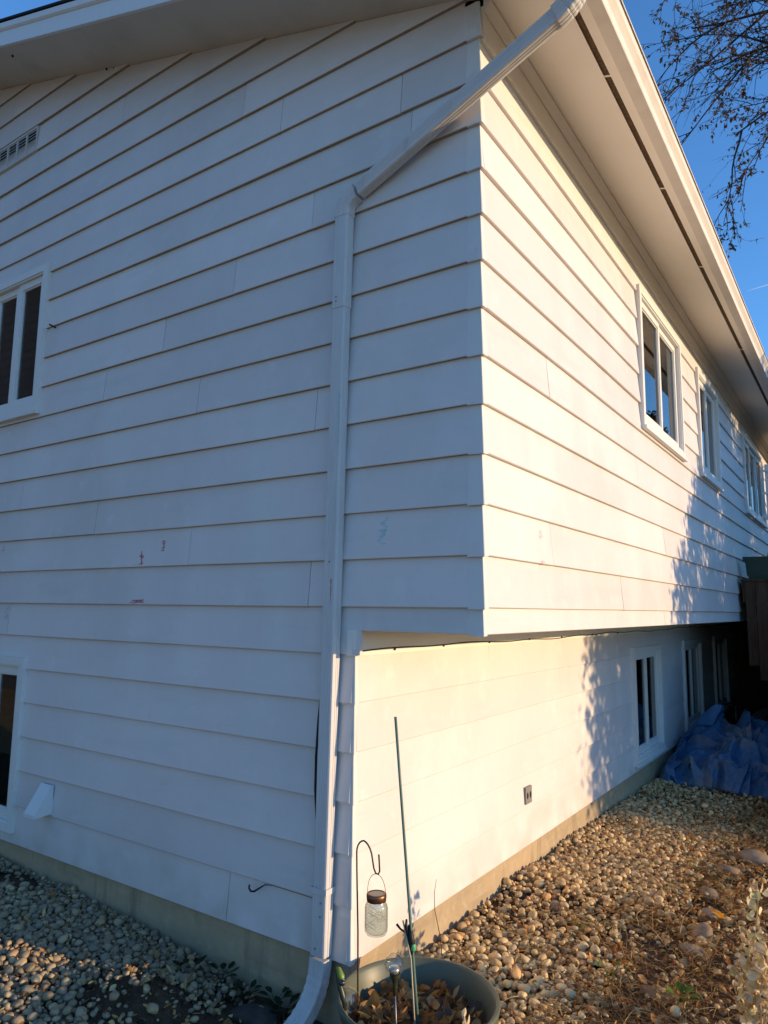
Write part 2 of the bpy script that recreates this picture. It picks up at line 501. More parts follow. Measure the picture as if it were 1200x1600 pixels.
RJ = {5: [.724, 4.3, 8.0], 4: [2.351, 6.0, 9.7], 1: [.732, 4.39, 8.1], 2: [3.066, 6.7, 10.3], 0: [1.9, 5.5, 9.2], 3: [5.2, 8.9], 6: [4.2, 10.2],
      7: [6.5, 10.7], 8: [4.25, 11], 9: [6.3], 10: [4.25, 10.8], 11: [1.5, 5.1, 8.8]}
ho = [(h[0]-.02, h[1]+.02, h[2]-.02, h[3]+.02) for h in RW]
for k in range(0, 12):
    course(P_right, k, .001, L, RJ[k], ho)
course(P_right, -1, .001, L, [3.0, 6.66, 10.3], [], za=-.105, zb=0)
LJ = {-2: [1.33, 5.0, 8.6], -3: [3.039, 6.0, 9.8], -4: [.2+3.66, 8.2], -5: [3.283, 6.9, 10.5], -6: [2.96, 6.1, 9.9], -7: [4.586, 8.3]}
ho = [(h[0]-.02, h[1]+.02, h[2]-.02, h[3]+.02) for h in LW]
for k in range(-7, -1):
    course(P_lower, k, .001, L, LJ[k], ho, za=(-1.482 if k == -7 else None))

# metal corner caps
def cap(cx, k, za, zb, wl, wr):
    zk = k * E
    def o(z): return (.0240 - .0185 * (z - zk) / E) if cx > -.1 else (.0172 - .0115 * (z - zk) / E)
    ob, ot = o(za) + rnd.uniform(-.001, .001), o(zb)
    zb += .008; za -= .004
    j = lambda a=.003: rnd.uniform(-a, a)
    wl += j(); wr += j()
    V = [(cx - wl, -ob, za + j(.002)), (cx + ob * .86, -ob, za - .002), (cx + ob, -ob * .86, za - .002), (cx + ob, wr, za + j(.002)),
         (cx - wl, -ot, zb), (cx + ot * .86, -ot, zb), (cx + ot, -ot * .86, zb), (cx + ot, wr, zb),
         (cx - wl, 0.0, za + .002), (cx - .001, .001, za + .002), (cx, wr, za + .002)]
    F = [(0, 1, 5, 4), (1, 2, 6, 5), (2, 3, 7, 6), (8, 9, 1, 0), (9, 2, 1), (9, 10, 3, 2), (8, 0, 4), (10, 7, 3)]
    return obj('corner_cap', V, F, M['cap'], house)
for k in range(0, 12):
    cap(0, k, k * E, (k + 1) * E, .052, .014)
cap(0, -1, -.105, 0, .052, .014)
cap(0, 12, 12 * E, 2.69, .052, .0)
for k in range(-7, -1):
    cap(-D, k, -1.482 if k == -7 else k * E, (k + 1) * E, .085, .014)

# inner shell behind the boards
b = MB()
b.box(-8.88, -.16, .16, L - .02, -.09, 2.62)
b.box(-8.88, -D - .16, .16, L - .02, -1.95, -.0901)
core = b.go('wall', M['core'], house)
b = MB()   # closing strips of sheathing at the corner, behind the caps
b.box(-.16, -.001, .0015, .1599, -.104, 2.60); b.box(-.1599, -.0015, .16, L - .02, 2.36, 2.60)
b.box(-D - .16, -D - .001, .0015, .1599, -1.47, -.106)
b.go('sheathing', M['core'], house)
b = MB()
# gable apex backing
V = [(-8.85, .0012, 2.60), (-.02, .0012, 2.60), (-.02, .0012, 2.70), (RIDGE, .0012, rakez(RIDGE) - .01), (-8.85, .0012, 2.70)]
b.add(V + [(v[0], .15, v[2]) for v in V], [(0, 1, 2, 3, 4), (9, 8, 7, 6, 5)] + [(i, (i+1) % 5, (i+1) % 5 + 5, i + 5) for i in range(5)])
b.go('gable_wall', M['core'], house)
# foundation
b = MB()
b.box(-8.9, -D - .006, .004, .3, -2.3, -1.47)
b.box(-D - .3, -D - .0065, .3001, L, -2.3, -1.47)
b.box(-D - .3, -D - .007, .2, .3002, -2.298, -1.472)
b.go('foundation', M['found'], house)
# overhang underside and ledger
b = MB()
b.box(-D - .01, -.002, .002, L, -.1005, -.085)
b.go('overhang_soffit', M['soffit'], house)
b = MB()
b.box(-D + .0005, -D + .021, -.02, L, -.215, -.1015)
b.box(-D - .03, -D + .0004, -.022, .02, -.215, -.1013)
b.go('ledger_board', M['soffit'], house)
# cable along the top of the lower wall
b = MB(); pts = []
for i in range(120):
    y = -.015 + i * .11
    pts.append((-D + .026, y, -.196 + .006 * math.sin(y * 2.1) + .004 * math.sin(y * 7.3)))
b.tube(pts, .0034, 6)
b.go('cable', M['wire'], house, True)
b = MB()
for y in (.28, .75, 1.3, 1.9, 2.5, 3.2, 3.9, 4.8, 5.8, 7):
    b.box(-D + .021, -D + .031, y, y + .005, -.202, -.190)
b.go('cable_clip', M['wire'], house)

# ---------------- windows
def window(Pf, u0, u1, z0, z1, lites, curtain=True, sill=True):
    """casing mesh = the window; children: sash, pane, sill, curtain"""
    cw = .062
    b = MB()
    def bx(mb, a0, a1, o0, o1, c0, c1):
        V = [Pf(a, o, c) for c in (c0, c1) for (a, o) in ((a0, o0), (a1, o0), (a1, o1), (a0, o1))]
        mb.add(V, [(0,3,2,1),(4,5,6,7),(0,1,5,4),(1,2,6,5),(2,3,7,6),(3,0,4,7)])
    def ring(mb, a0, a1, c0, c1, w, o0, o1, wb=None):
        wb = wb or w
        bx(mb, a0, a0 + w, o0, o1, c0, c1); bx(mb, a1 - w, a1, o0, o1, c0, c1)
        bx(mb, a0 + w, a1 - w, o0 + .0006, o1 - .0006, c1 - w, c1 - .0005); bx(mb, a0 + w, a1 - w, o0 + .0006, o1 - .0006, c0 + .0005, c0 + wb)
    # outer casing proud of the siding, and a stepped inner bead, running back as the jamb
    ring(b, u0 - cw, u1 + cw, z0 - cw, z1 + cw, cw - .012, -.004, .042)
    ring(b, u0 - .0125, u1 + .0125, z0 - .0125, z1 + .0125, .0125, -.14, .034)
    w = b.go('window', M['trim'], house); fixn(w)
    n = lites; wd = (u1 - u0) / n
    for i in range(n):
        a0 = u0 + i * wd + .001; a1 = a0 + wd - .002
        s = MB()
        dep = .016 if i % 2 == 0 else .004
        ring(s, a0, a1, z0 + .001, z1 - .001, .048, dep - .03, dep, .055)
        ring(s, a0 + .0485, a1 - .0485, z0 + .0565, z1 - .0495, .010, dep - .028, dep - .008)
        fixn(s.go('sash', M['trim'], w))
        pn = MB()
        bx(pn, a0 + .05, a1 - .05, dep - .022, dep - .018, z0 + .058, z1 - .051)
        fixn(pn.go('pane', M['pane'], w))
        if curtain:
            c = MB(); nn = 24; V = []; F = []
            for q in range(nn + 1):
                f = q / nn
                u = a0 + .02 + (a1 - a0 - .04) * f
                oo = -.085 + .018 * math.sin(f * 21 + i * 2) + .006 * math.sin(f * 50)
                V += [Pf(u, oo, z0 + .01), Pf(u, oo, z1 - .01)]
            F = [(2*q, 2*q+2, 2*q+3, 2*q+1) for q in range(nn)]
            obj('curtain', V, F, M['blinds'], w, True)
    if sill:
        s = MB()
        bx(s, u0 - cw - .008, u1 + cw + .008, -.003, .058, z0 - cw - .026, z0 - cw - .0012)
        fixn(s.go('sill', M['trim'], w))
    return w
for h in GW: window(P_gable, *h, 3, curtain=False, sill=(h[2] > 0))
for h, n in zip(RW, (2, 2, 3)): window(P_right, *h, n)
for h in LW: window(P_lower, *h, 2)

# ---------------- eaves, roof, gutter
b = MB()
b.box(.0005, .024, -.0, L, 2.503, 2.672)
b.go('frieze_board', M['soffit'], house)
b = MB()
b.prism([(.0245, 2.640), (.031, 2.640), (.037, 2.650), (.046, 2.666), (.060, 2.680), (.060, 2.6935), (.0245, 2.705)], 0.001, L)
b.go('crown_moulding', M['soffit'], house)
sz = lambda x: 2.715 - .333 * x
def slab(x0, x1, y0, y1, t, name, m, lift=0.0):
    b = MB()
    b.prism([(x0, sz(x0) + lift), (x1, sz(x1) + lift), (x1, sz(x1) + t + lift), (x0, sz(x0) + t + lift)], y0, y1)
    return fixn(b.go(name, m, house))
slab(.0246, .370, 0.0005, L + .3, .02, 'eave_soffit', M['soffit'])
slab(.402, .452, -.38, L + .3, .02, 'eave_soffit', M['soffit'])
slab(.3705, .4015, -.38, L + .3, .008, 'soffit_vent', M['screen'], .007)
for y in (.62, 1.74, 2.95, 5.0):
    b = MB()
    b.prism([(.3702, sz(.370) + .002), (.4018, sz(.402) + .002), (.4018, sz(.402) + .014), (.3702, sz(.370) + .014)], y, y + .011)
    b.go('vent_joint', M['gutter'], house)
# rake soffit (gable side), both slopes, in one continuous plane with the eave soffit
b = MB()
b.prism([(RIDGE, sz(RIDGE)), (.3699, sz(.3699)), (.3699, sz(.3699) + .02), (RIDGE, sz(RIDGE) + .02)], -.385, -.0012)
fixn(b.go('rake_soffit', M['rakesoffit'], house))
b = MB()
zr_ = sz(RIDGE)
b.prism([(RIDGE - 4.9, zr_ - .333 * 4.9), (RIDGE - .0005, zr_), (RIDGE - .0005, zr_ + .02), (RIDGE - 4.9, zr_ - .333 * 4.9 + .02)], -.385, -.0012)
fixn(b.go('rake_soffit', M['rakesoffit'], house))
# quarter-round where the gable siding meets the rake soffit
# roof deck and shingles
b = MB()
b.prism([(RIDGE - 4.9, zr_ - .333*4.9 + .021), (RIDGE, zr_ + .0215), (.453, sz(.453) + .021), (.453, sz(.453) + .15), (RIDGE, zr_ + .16), (RIDGE - 4.9, zr_ - .333*4.9 + .15)], -.384, L + .3)
fixn(b.go('roof', M['core'], house))
b = MB()
b.prism([(RIDGE - 5.0, zr_ - .333*5.0 + .153), (RIDGE, zr_ + .165), (.50, sz(.50) + .153), (.50, sz(.50) + .168), (RIDGE, zr_ + .182), (RIDGE - 5.0, zr_ - .333*5 + .168)], -.43, L + .35)
fixn(b.go('shingles', M['shingle'], house))
# rake fascia with its drip moulding
for x0, x1, s_ in ((RIDGE, .47, -1), (RIDGE - 4.95, RIDGE - .001, 1)):
    zz = (lambda x: 2.715 - .333 * x) if s_ < 0 else (lambda x: zr_ + .333 * (x - RIDGE))
    b = MB()
    V = [(x, y, zz(x) + dz) for x in (x0, x1) for (y, dz) in ((-.387, -.012), (-.407, -.012), (-.407, .10), (-.387, .10))]
    b.add(V, [(0,1,2,3), (7,6,5,4), (0,4,5,1), (1,5,6,2), (2,6,7,3), (3,7,4,0)])
    fixn(b.go('rake_fascia', M['trim'], house))
    b = MB()
    V = [(x, y, zz(x) + dz) for x in (x0, x1) for (y, dz) in ((-.387, .1005), (-.410, .1005), (-.422, .112), (-.425, .150), (-.387, .151))]
    b.add(V, [(0,1,2,3,4), (9,8,7,6,5)] + [(i, (i+1) % 5, 5 + (i+1) % 5, 5 + i) for i in range(5)])
    fixn(b.go('drip_moulding', M['trim'], house))
# eave fascia and K-style gutter
b = MB()
b.box(.4535, .4585, -.40, L + .3, 2.548, 2.70)
b.go('eave_fascia', M['gutter'], house)
gp = [(.4595, 2.668), (.4595, 2.531), (.516, 2.528), (.519, 2.532), (.5195, 2.552), (.524, 2.566), (.536, 2.582), (.546, 2.594), (.550, 2.606), (.5505, 2.632), (.558, 2.634), (.5585, 2.622)]
ot = [(a - .0015 if i > 1 else a + .0015, b_ + (.002 if 0 < i < 4 else 0)) for i, (a, b_) in enumerate(gp)]
b = MB()
n = len(gp); segs = np.linspace(-.43, L + .32, 60)
V = []; F = []
for t in segs:
    wv = .0025 * math.sin(t * .9) + .0015 * math.sin(t * 2.7)
    V += [(a, t, z + wv) for a, z in gp]
for i in range(len(segs) - 1):
    for j in range(n - 1):
        F.append((i*n+j, (i+1)*n+j, (i+1)*n+j+1, i*n+j+1))
b.add(V, F)
b.add([(a, -.43, z) for a, z in gp] , [tuple(range(n))])
g = b.go('gutter', M['gutter'], house)
sm = g.modifiers.new('thick', 'SOLIDIFY'); sm.thickness = .0016; sm.offset = 0

# ---------------- downspout
def sect(w, d, grooves=4, gd=.0022, side=2):
    """fluted rounded rectangle, counter-clockwise in (a,b); a = width, b = depth (outward)"""
    pts = []
    r = .009
    hw, hd = w / 2, d / 2
    def edge(p0, p1, ng):
        p0 = Vector(p0); p1 = Vector(p1); t = (p1 - p0); nrm = Vector((t.y, -t.x)).normalized()
        out = [p0]
        for g in range(ng):
            c = (g + .9) / (ng + .8)
            for dd, dep in ((-.0035, 0), (-.0014, gd), (.0014, gd), (.0035, 0)):
                out.append(p0 + t * c + t.normalized() * dd - nrm * dep)
        out.append(p1)
        return out
    pts += edge((-hw + r, -hd), (hw - r, -hd), grooves)
    pts += [Vector((hw - r*.3, -hd + r*.3))] + edge((hw, -hd + r), (hw, hd - r), side)
    pts += [Vector((hw - r*.3, hd - r*.3))] + edge((hw - r, hd), (-hw + r, hd), grooves)
    pts += [Vector((-hw + r*.3, hd - r*.3))] + edge((-hw, hd - r), (-hw, -hd + r), side)
    pts += [Vector((-hw + r*.3, -hd + r*.3))]
    return pts
def sweep(path, wid_axes, dep_axes, w, d, scl=None, cap=True):
    V = []; F = []
    S = sect(w, d); n = len(S)
    for i, p in enumerate(path):
        s = scl[i] if scl else 1
        for q in S:
            V.append(Vector(p) + wid_axes[i] * q.x * s + dep_axes[i] * (-q.y) * s)
    for i in range(len(path) - 1):
        for j in range(n):
            k = (j + 1) % n
            F.append((i*n+j, i*n+k, (i+1)*n+k, (i+1)*n+j))
    if cap: F += [tuple(range(n))[::-1], tuple((len(path)-1)*n + j for j in range(n))]
    return V, F
def seg(p0, p1, dep, w, d, parent, name, nseg=6):
    p0 = Vector(p0); p1 = Vector(p1); t = (p1 - p0).normalized()
    dep = (dep - t * dep.dot(t)).normalized(); wid = t.cross(dep)
    path = [p0.lerp(p1, i / nseg) for i in range(nseg + 1)]
    V, F = sweep(path, [wid] * (nseg+1), [dep] * (nseg+1), w, d)
    return fixn(obj(name, V, F, M['down'], parent))
def elbow(p0, p1, p2, dep0, w, d, parent, name='elbow', folds=7, n=44, fixed_w=None):
    """quadratic bend with crimped folds on the inside"""
    p0, p1, p2 = Vector(p0), Vector(p1), Vector(p2)
    path = []; wa = []; da = []; sc = []
    for i in range(n + 1):
        t = i / n
        p = p0*(1-t)**2 + p1*2*t*(1-t) + p2*t*t
        tg = ((p1-p0)*(1-t) + (p2-p1)*t).normalized()
        if fixed_w is not None:
            wd = (fixed_w - tg * fixed_w.dot(tg)).normalized(); dp = wd.cross(tg)
        else:
            dp = (dep0 - tg * dep0.dot(tg)).normalized(); wd = tg.cross(dp)
        path.append(p); wa.append(wd); da.append(dp)
        inb = 1 if .16 < t < .84 else 0
        ph = (t - .16) / .68 * folds
        sc.append(1.03 - (.065 * max(0, 1 - abs(((ph % 1) - .5) * 4.5)) if inb else 0))
    V, F = sweep(path, wa, da, w, d, sc)
    return fixn(obj(name, V, F, M['down'], parent))
MY = Vector((0, -1, 0))
W_, D_ = .074, .054
yc = -.050
A = Vector((-.698, yc, 1.86)); Bt = Vector((-.742, yc, -1.44))
def on(z): return A.lerp(Bt, (A.z - z) / (A.z - Bt.z))
ds = seg(on(1.44), on(-1.23), MY, W_, D_, house, 'downspout', 10)
seg(on(1.875), on(1.40), MY, W_ + .005, D_ + .005, ds, 'pipe')
seg(on(-1.20), on(-1.46), MY, W_ + .005, D_ + .005, ds, 'pipe')
dg0 = Vector((-.628, yc - .001, 1.965)); dg1 = Vector((.425, -.105, 2.355))
dgd = (dg1 - dg0).normalized()
elbow(on(1.86), Vector((-.698, yc, 1.942)), dg0 + dgd * .005, MY, W_ + .008, D_ + .008, ds)
seg(dg0 + dgd * .02, dg1 + dgd * .02, MY, W_, D_, ds, 'pipe')
elbow(dg1 - dgd * .03, Vector((.505, -.109, 2.385)), Vector((.505, -.112, 2.50)), MY, W_ + .008, D_ + .008, ds)
seg((.505, -.112, 2.47), (.505, -.112, 2.529), MY, W_, D_, ds, 'pipe', 2)
elbow(on(-1.47), Vector((-.747, yc, -1.655)), Vector((-.785, yc - .16, -1.735)), MY, W_ + .007, D_ + .007, ds, folds=6, fixed_w=Vector((1, 0, 0)))
def strap(z):
    b = MB(); c = on(z); hw, hd = W_/2 + .0035, D_/2 + .0035
    x0, x1 = c.x - hw, c.x + hw; y0 = c.y - hd
    b.box(x0, x1, y0 - .0015, y0, z - .012, z + .012)
    b.box(x0 - .0015, x0, y0 - .0012, -.018, z - .012, z + .012)
    b.box(x1, x1 + .0015, y0 - .0012, -.018, z - .012, z + .012)
    b.go('strap', M['down'], ds)
strap(-1.20)
b = MB()
for (z, dx) in ((1.452, -.012), (1.432, -.012), (-1.245, .014), (-1.30, .012), (-1.43, -.01), (.2, .0)):
    c = on(z); b.lathe([(.0001, 0), (.0035, .0), (.0038, .002), (.0032, .0042), (.0001, .005)], (0, 0, 0), 10)
    k0 = len(b.V) - 50
    for i in range(k0, len(b.V)):
        v = b.V[i]; b.V[i] = (c.x + dx + v[0], c.y - D_/2 - .002 - v[2], z + v[1])
b.go('screw', M['screw'], ds)
# pencil-thin dark seam line at the pipe joint
# ---------------- small fittings on the house
# louvred attic vent set in the siding
vn_ = MB(); x0, x1, z0, z1 = -4.62, -3.668, 3.375, 3.545
vn_.box(x0, x1, -.012, -.006, z0, z1)
vent = vn_.go('attic_vent', M['dark'], house)
fr = MB()
fr.box(x0 - .015, x1 + .015, -.024, -.004, z0 - .015, z0); fr.box(x0 - .015, x1 + .015, -.024, -.004, z1, z1 + .015)
fr.box(x1, x1 + .015, -.0235, -.0045, z0 + .0002, z1 - .0002); fr.box(x0 - .015, x0, -.0235, -.0045, z0 + .0002, z1 - .0002)
nb = 7
for i in range(1, nb):
    xx = x0 + (x1 - x0) * i / nb
    fr.box(xx - .009, xx + .009, -.0225, -.0115, z0, z1)
fr.go('vent_frame', M['grille'], vent)
for j in range(7):
    zc = z0 + (z1 - z0) * (j + .5) / 7
    s = MB(); s.add([(x0, -.013, zc + .012), (x1, -.013, zc + .012), (x1, -.021, zc - .002), (x0, -.021, zc - .002), (x0, -.013, zc + .009), (x1, -.013, zc + .009), (x1, -.021, zc - .005), (x0, -.021, zc - .005)],
          [(0, 1, 2, 3), (7, 6, 5, 4), (3, 2, 6, 7), (0, 4, 5, 1), (0, 3, 7, 4), (1, 5, 6, 2)])
    s.go('louvre', M['grille'], vent)
# dryer vent hood
hx0, hx1, hz1, hz0 = -2.955, -2.845, -1.085, -1.245
b = MB()
V = [(hx0, -.016, hz1), (hx1, -.016, hz1), (hx1, -.03, hz1 + .004), (hx0, -.03, hz1 + .004),
     (hx0, -.125, hz0 + .01), (hx1, -.125, hz0 + .01), (hx1, -.016, hz0), (hx0, -.016, hz0), (hx0, -.125, hz0 - .008), (hx1, -.125, hz0 - .008)]
b.add(V, [(0, 1, 2, 3), (3, 2, 5, 4), (4, 5, 9, 8), (1, 6, 9, 5, 2), (0, 3, 4, 8, 7)])
hood = b.go('vent_hood', M['white'], house)
hm = hood.modifiers.new('thick', 'SOLIDIFY'); hm.thickness = .002
b = MB(); b.box(hx0 + .004, hx1 - .004, -.022, -.0165, hz0 + .002, hz1 - .003)
b.go('vent_flap', M['dark'], hood)
# outdoor socket on the lower wall
b = MB(); b.box(-D + .010, -D + .026, 1.81, 1.905, -1.225, -1.122)
oc = b.go('outlet_cover', M['outlet'], house)
for y in (1.835, 1.880):
    b = MB(); b.lathe([(.0001, 0), (.0135, 0), (.0135, .0012), (.0001, .0014)], (0, 0, 0), 16)
    b.V = [(-D + .0262 + v[2], y + v[0] * .8, -1.175 + v[1] * 1.5) for v in b.V]
    b.go('socket', M['dark'], oc)
# loose black cable dropping beside the downspout
b = MB()
pts = [(-.775, -.026, -.245), (-.782, -.034, -.35), (-.797, -.036, -.5), (-.806, -.036, -.66), (-.806, -.036, -.8), (-.797, -.034, -.92), (-.789, -.028, -1.0)]
b.tube(pts, .0055, 8); b.go('loose_cable', M['rubber'], house, True)
# black hook screwed into the bottom board
b = MB()
pts = [(-.80, -.016, -1.2655), (-.95, -.016, -1.2645), (-1.06, -.016, -1.2645), (-1.10, -.022, -1.268), (-1.125, -.035, -1.285), (-1.145, -.045, -1.30), (-1.165, -.048, -1.302), (-1.178, -.046, -1.292), (-1.178, -.044, -1.278)]
b.tube(pts, [.001, .001, .0012, .0025, .004, .0045, .0045, .0045, .004], 8); b.go('hook', M['rubber'], house, True)
# small nail by the upper gable window
b = MB(); b.tube([(-3.20, -.02, 1.868), (-3.22, -.06, 1.885)], .006, 6); b.go('nail', M['rubber'], house)
# wasp nests under the rake soffit
for x, y in ((-3.55, -.30), (-2.82, -.02), (-2.74, -.015)):
    b = MB(); b.lathe([(.0005, .008), (.004, .006), (.008, .002), (.007, -.006), (.0005, -.008)], (x, y, sz(x) - .008), 10)
    b.go('wasp_nest', M['dark'], house, True)
# children's crayon marks
def scribble(cx, cz, w, h, m, turns, Pf=P_gable, off=.0240, th=.004, seed=0):
    q = random.Random(seed); pts = []
    for i in range(turns * 2 + 1):
        pts.append((cx + w * (q.random() - .5), cz + h * (i / (turns * 2) - .5) + h * .15 * (q.random() - .5)))
    V = []; F = []
    for i, (u, z) in enumerate(pts):
        a = Vector(pts[max(0, i-1)]); c = Vector(pts[min(len(pts)-1, i+1)]); t = (c - a)
        t = t.normalized() if t.length > 1e-6 else Vector((1, 0)); nn = Vector((-t.y, t.x)) * th * q.uniform(.5, 1.2)
        k = math.floor(z / E); o = off - .0185 * (z - k * E) / E if off < .04 else off
        V += [Pf(u + nn.x, o, z + nn.y), Pf(u - nn.x, o, z - nn.y)]
    F = [(2*i, 2*i+1, 2*i+3, 2*i+2) for i in range(len(pts) - 1)]
    obj('crayon_mark', V, F, m, house)
scribble(-1.956, .325, .035, .06, M['red'], 6, seed=1, th=.005)
scribble(-2.135, .262, .04, .075, M['red'], 7, seed=2, th=.006)
scribble(-2.15, .014, .13, .016, M['red'], 10, seed=3, th=.006)
scribble(-3.66, .37, .05, .04, M['pink'], 5, seed=4)
scribble(-3.55, -.07, .05, .10, M['pink'], 6, seed=5, th=.006)
scribble(-.475, .325, .055, .12, M['teal'], 8, seed=6, th=.012)
cz = on(.85)
obj('crayon_mark', [(cz.x + .022, cz.y - D_/2 - .0006, .98), (cz.x + .030, cz.y - D_/2 - .0006, .98), (cz.x + .028, cz.y - D_/2 - .0006, .72), (cz.x + .023, cz.y - D_/2 - .0006, .74)], [(0, 1, 2, 3)], M['teal'], house)
cz = on(.07)
obj('crayon_mark', [(cz.x + .008, cz.y - D_/2 - .0006, .12), (cz.x + .016, cz.y - D_/2 - .0006, .125), (cz.x + .013, cz.y - D_/2 - .0006, .05), (cz.x + .010, cz.y - D_/2 - .0006, .0)], [(0, 1, 2, 3)], M['red'], house)
scribble(.60, .35, .05, .04, M['pink'], 4, Pf=P_right, seed=9)
scribble(.58, .215, .07, .015, M['pink'], 4, Pf=P_right, seed=10)

# ------------------------------------------------------------------ pebbles
def ico(sub):
    import bmesh
    bm = bmesh.new(); bmesh.ops.create_icosphere(bm, subdivisions=sub, radius=1)
    V = np.array([v.co[:] for v in bm.verts]); F = np.array([[v.index for v in f.verts] for f in bm.faces]); bm.free()
    return V, F
def shape(V, s):
    q = np.random.default_rng(s)
    d = np.zeros(len(V))
    for _ in range(5):
        k = q.normal(size=3) * 1.6; d += np.sin(V @ k + q.uniform(0, 6)) * .055
    W = V * (1 + d)[:, None] * np.array([1, q.uniform(.62, .95), q.uniform(.48, .75)])
    # blunt squarish flats
    for _ in range(5):
        nrm = q.normal(size=3); nrm /= np.linalg.norm(nrm); h = q.uniform(.50, .78)
        dd = W @ nrm; W = W - np.where(dd > h * .95, (dd - h * .95) * .7, 0)[:, None] * nrm
    return W
I1, F1 = ico(2); I2, F2 = ico(3)      # 80 and 320 faces
S1 = [shape(I1, i) for i in range(12)]; S2 = [shape(I2, i) for i in range(12)]
PAL = np.array([(.46, .40, .31), (.38, .33, .26), (.52, .47, .39), (.30, .25, .19), (.42, .30, .20), (.34, .33, .31), (.50, .42, .30), (.26, .20, .15)])
PW = np.array([.22, .18, .16, .1, .08, .12, .1, .04]); PW = PW / PW.sum()
def dens(x, y):
    """how stony the bed is, 0..1"""
    n = fbm(x*1.4 + 9, y*1.4 + 2, 31)
    rgt = np.clip(1.15 - (x + .14 - .06*np.minimum(y, 5)) / .46, .34, 1) * np.where(n > .50, .62, 1.1)
    lft = np.where((x < -1.05) & (y < 0), 1.0, 0) * np.clip((-1.12 - x) / .3, 0, 1)
    n2 = fbm(x*2.2, y*2.2 + 7, 41)
    lft = lft * np.where(n2 > .70, .3, 1.0)
    # bare soil strip at the far left against the wall and the dirt mound near the camera
    lft = lft * np.where((np.hypot((x + 3.0)*.8, (y + .12)*1.6) < .16), .1, 1) * np.where(np.hypot((x + 1.42)*.9, (y + .46)) < .22, .15, 1)
    return np.where((x > -D) & (y > -.45), rgt, lft)
def inpot(x, y): return np.hypot(x + .226, y + .104) < .285
cand = []
for layer in range(3):
    N = 30000
    xs = rng.uniform(-D + .01, 1.35, N); ys = rng.uniform(-.5, 5.9, N)
    N2 = 16000
    xl = rng.uniform(-4.0, -.95, N2); yl = rng.uniform(-1.6, -.015, N2)
    x = np.concatenate([xs, xl]); y = np.concatenate([ys, yl])
    r = np.clip(rng.lognormal(math.log(.0160), .38, len(x)), .008, .040)
    if layer: r *= .8
    r = np.where((x < -.9) & (y < 0), r * .92, r)
    keep = (rng.random(len(x)) < np.clip(dens(x, y), 0, 1)**np.where(y < -.012, 1.3, 2.6 if layer == 0 else 3.5)) & ~inpot(x, y)
    keep &= ~((y > 0) & (x < -D + .012)) & ~((y > -.012) & (x < -D)) & ~((x > -D - .2) & (x < -D+.03) & (y < 0) & (y > -.1))
    x, y, r = x[keep], y[keep], r[keep]
    order = np.argsort(-r); x, y, r = x[order], y[order], r[order]
    grid = {}; c = .09
    for i in range(len(x)):
        gx_, gy_ = int(x[i] // c), int(y[i] // c); ok = True
        for a in (-1, 0, 1):
            for b_ in (-1, 0, 1):
                for (px, py, pr) in grid.get((gx_ + a, gy_ + b_), ()):
                    if (px - x[i])**2 + (py - y[i])**2 < ((pr + r[i]) * .80)**2: ok = False; break
                if not ok: break
            if not ok: break
        if ok:
            grid.setdefault((gx_, gy_), []).append((x[i], y[i], r[i]))
            cand.append((x[i], y[i], r[i], layer))
cand = np.array(cand)
PX, PY, PR, PL = cand.T
dist = np.sqrt((PX - CAM.x)**2 + (PY - CAM.y)**2 + 2.6)
PZ = gz(PX, PY) + PR * .35 + PL * .014 + .004
rotz = rng.uniform(0, 6.28, len(PX)); tilt = rng.normal(0, .28, (len(PX), 2))
pcol = PAL[rng.choice(len(PAL), len(PX), p=PW)] * np.array([1.46, 1.16, .70]) * rng.uniform(.78, 1.15, len(PX))[:, None]  # golden tint puts the low sun's warmth into the stone colour
# left bed greyed: its shade is put into the stone colour
lm = (PX < -.9) & (PY < 0)
pcol[lm] = pcol[lm] * .5 * rng.uniform(.55, 1.25, lm.sum())[:, None] + .4 * np.array([.22, .195, .16])
sidx = rng.integers(0, 12, len(PX))
def rotm(i):
    return (Matrix.Rotation(rotz[i], 3, 'Z') @ Matrix.Rotation(tilt[i, 0], 3, 'X') @ Matrix.Rotation(tilt[i, 1], 3, 'Y'))
# in-frame test, to choose the 300 that show largest
def infr(x, y, z):
    v = np.stack([x - CAM.x, y - CAM.y, z - CAM.z], -1)
    d = v @ np.array(fw); a = v @ np.array(r2) / d * 1108.1; b_ = v @ np.array(u2) / d * 1108.1
    return (d > 0) & (np.abs(a) < 590) & (b_ < 790) & (b_ > -790)
vis = infr(PX, PY, PZ)
score = PR / dist * np.where(vis, 1, .01) * np.where(PL > 0, 1.0, .85)
big = set(np.argsort(-score)[:300].tolist())
protos = {}
for i in big:
    ci = int(rng.integers(0, 6)); key = (int(sidx[i]), ci, bool(lm[i]))
    if key not in protos:
        protos[key] = bulk('pebble', S2[key[0]], F2, M['pebble'], np.tile(pcol[i], (len(I2), 1)))
    o = link(bpy.data.objects.new('pebble', protos[key]))
    o.matrix_world = Matrix.Translation((PX[i], PY[i], PZ[i])) @ rotm(i).to_4x4() @ Matrix.Scale(PR[i], 4)
    o.parent = ground
def joined(ids, S, F, name):
    Vs = []; Fs = []; Cs = []; b_ = 0
    for i in ids:
        V = (S[sidx[i]] * PR[i]) @ np.array(rotm(i)).T + np.array((PX[i], PY[i], PZ[i]))
        Vs.append(V); Fs.append(F + b_); Cs.append(np.tile(pcol[i], (len(V), 1))); b_ += len(V)
    return bulk(name, np.concatenate(Vs), np.concatenate(Fs), M['pebble'], np.concatenate(Cs))
rest = [i for i in range(len(PX)) if i not in big]
nearp = [i for i in rest if dist[i] < 3.6]; farp = [i for i in rest if dist[i] >= 3.6]
VV = []
for ids, S, F_, in ((nearp, S2, F2), (farp, S1, F1)):
    o = objm('pebbles', joined(ids, S, F_, 'pebbles'), ground); o['kind'] = 'stuff'
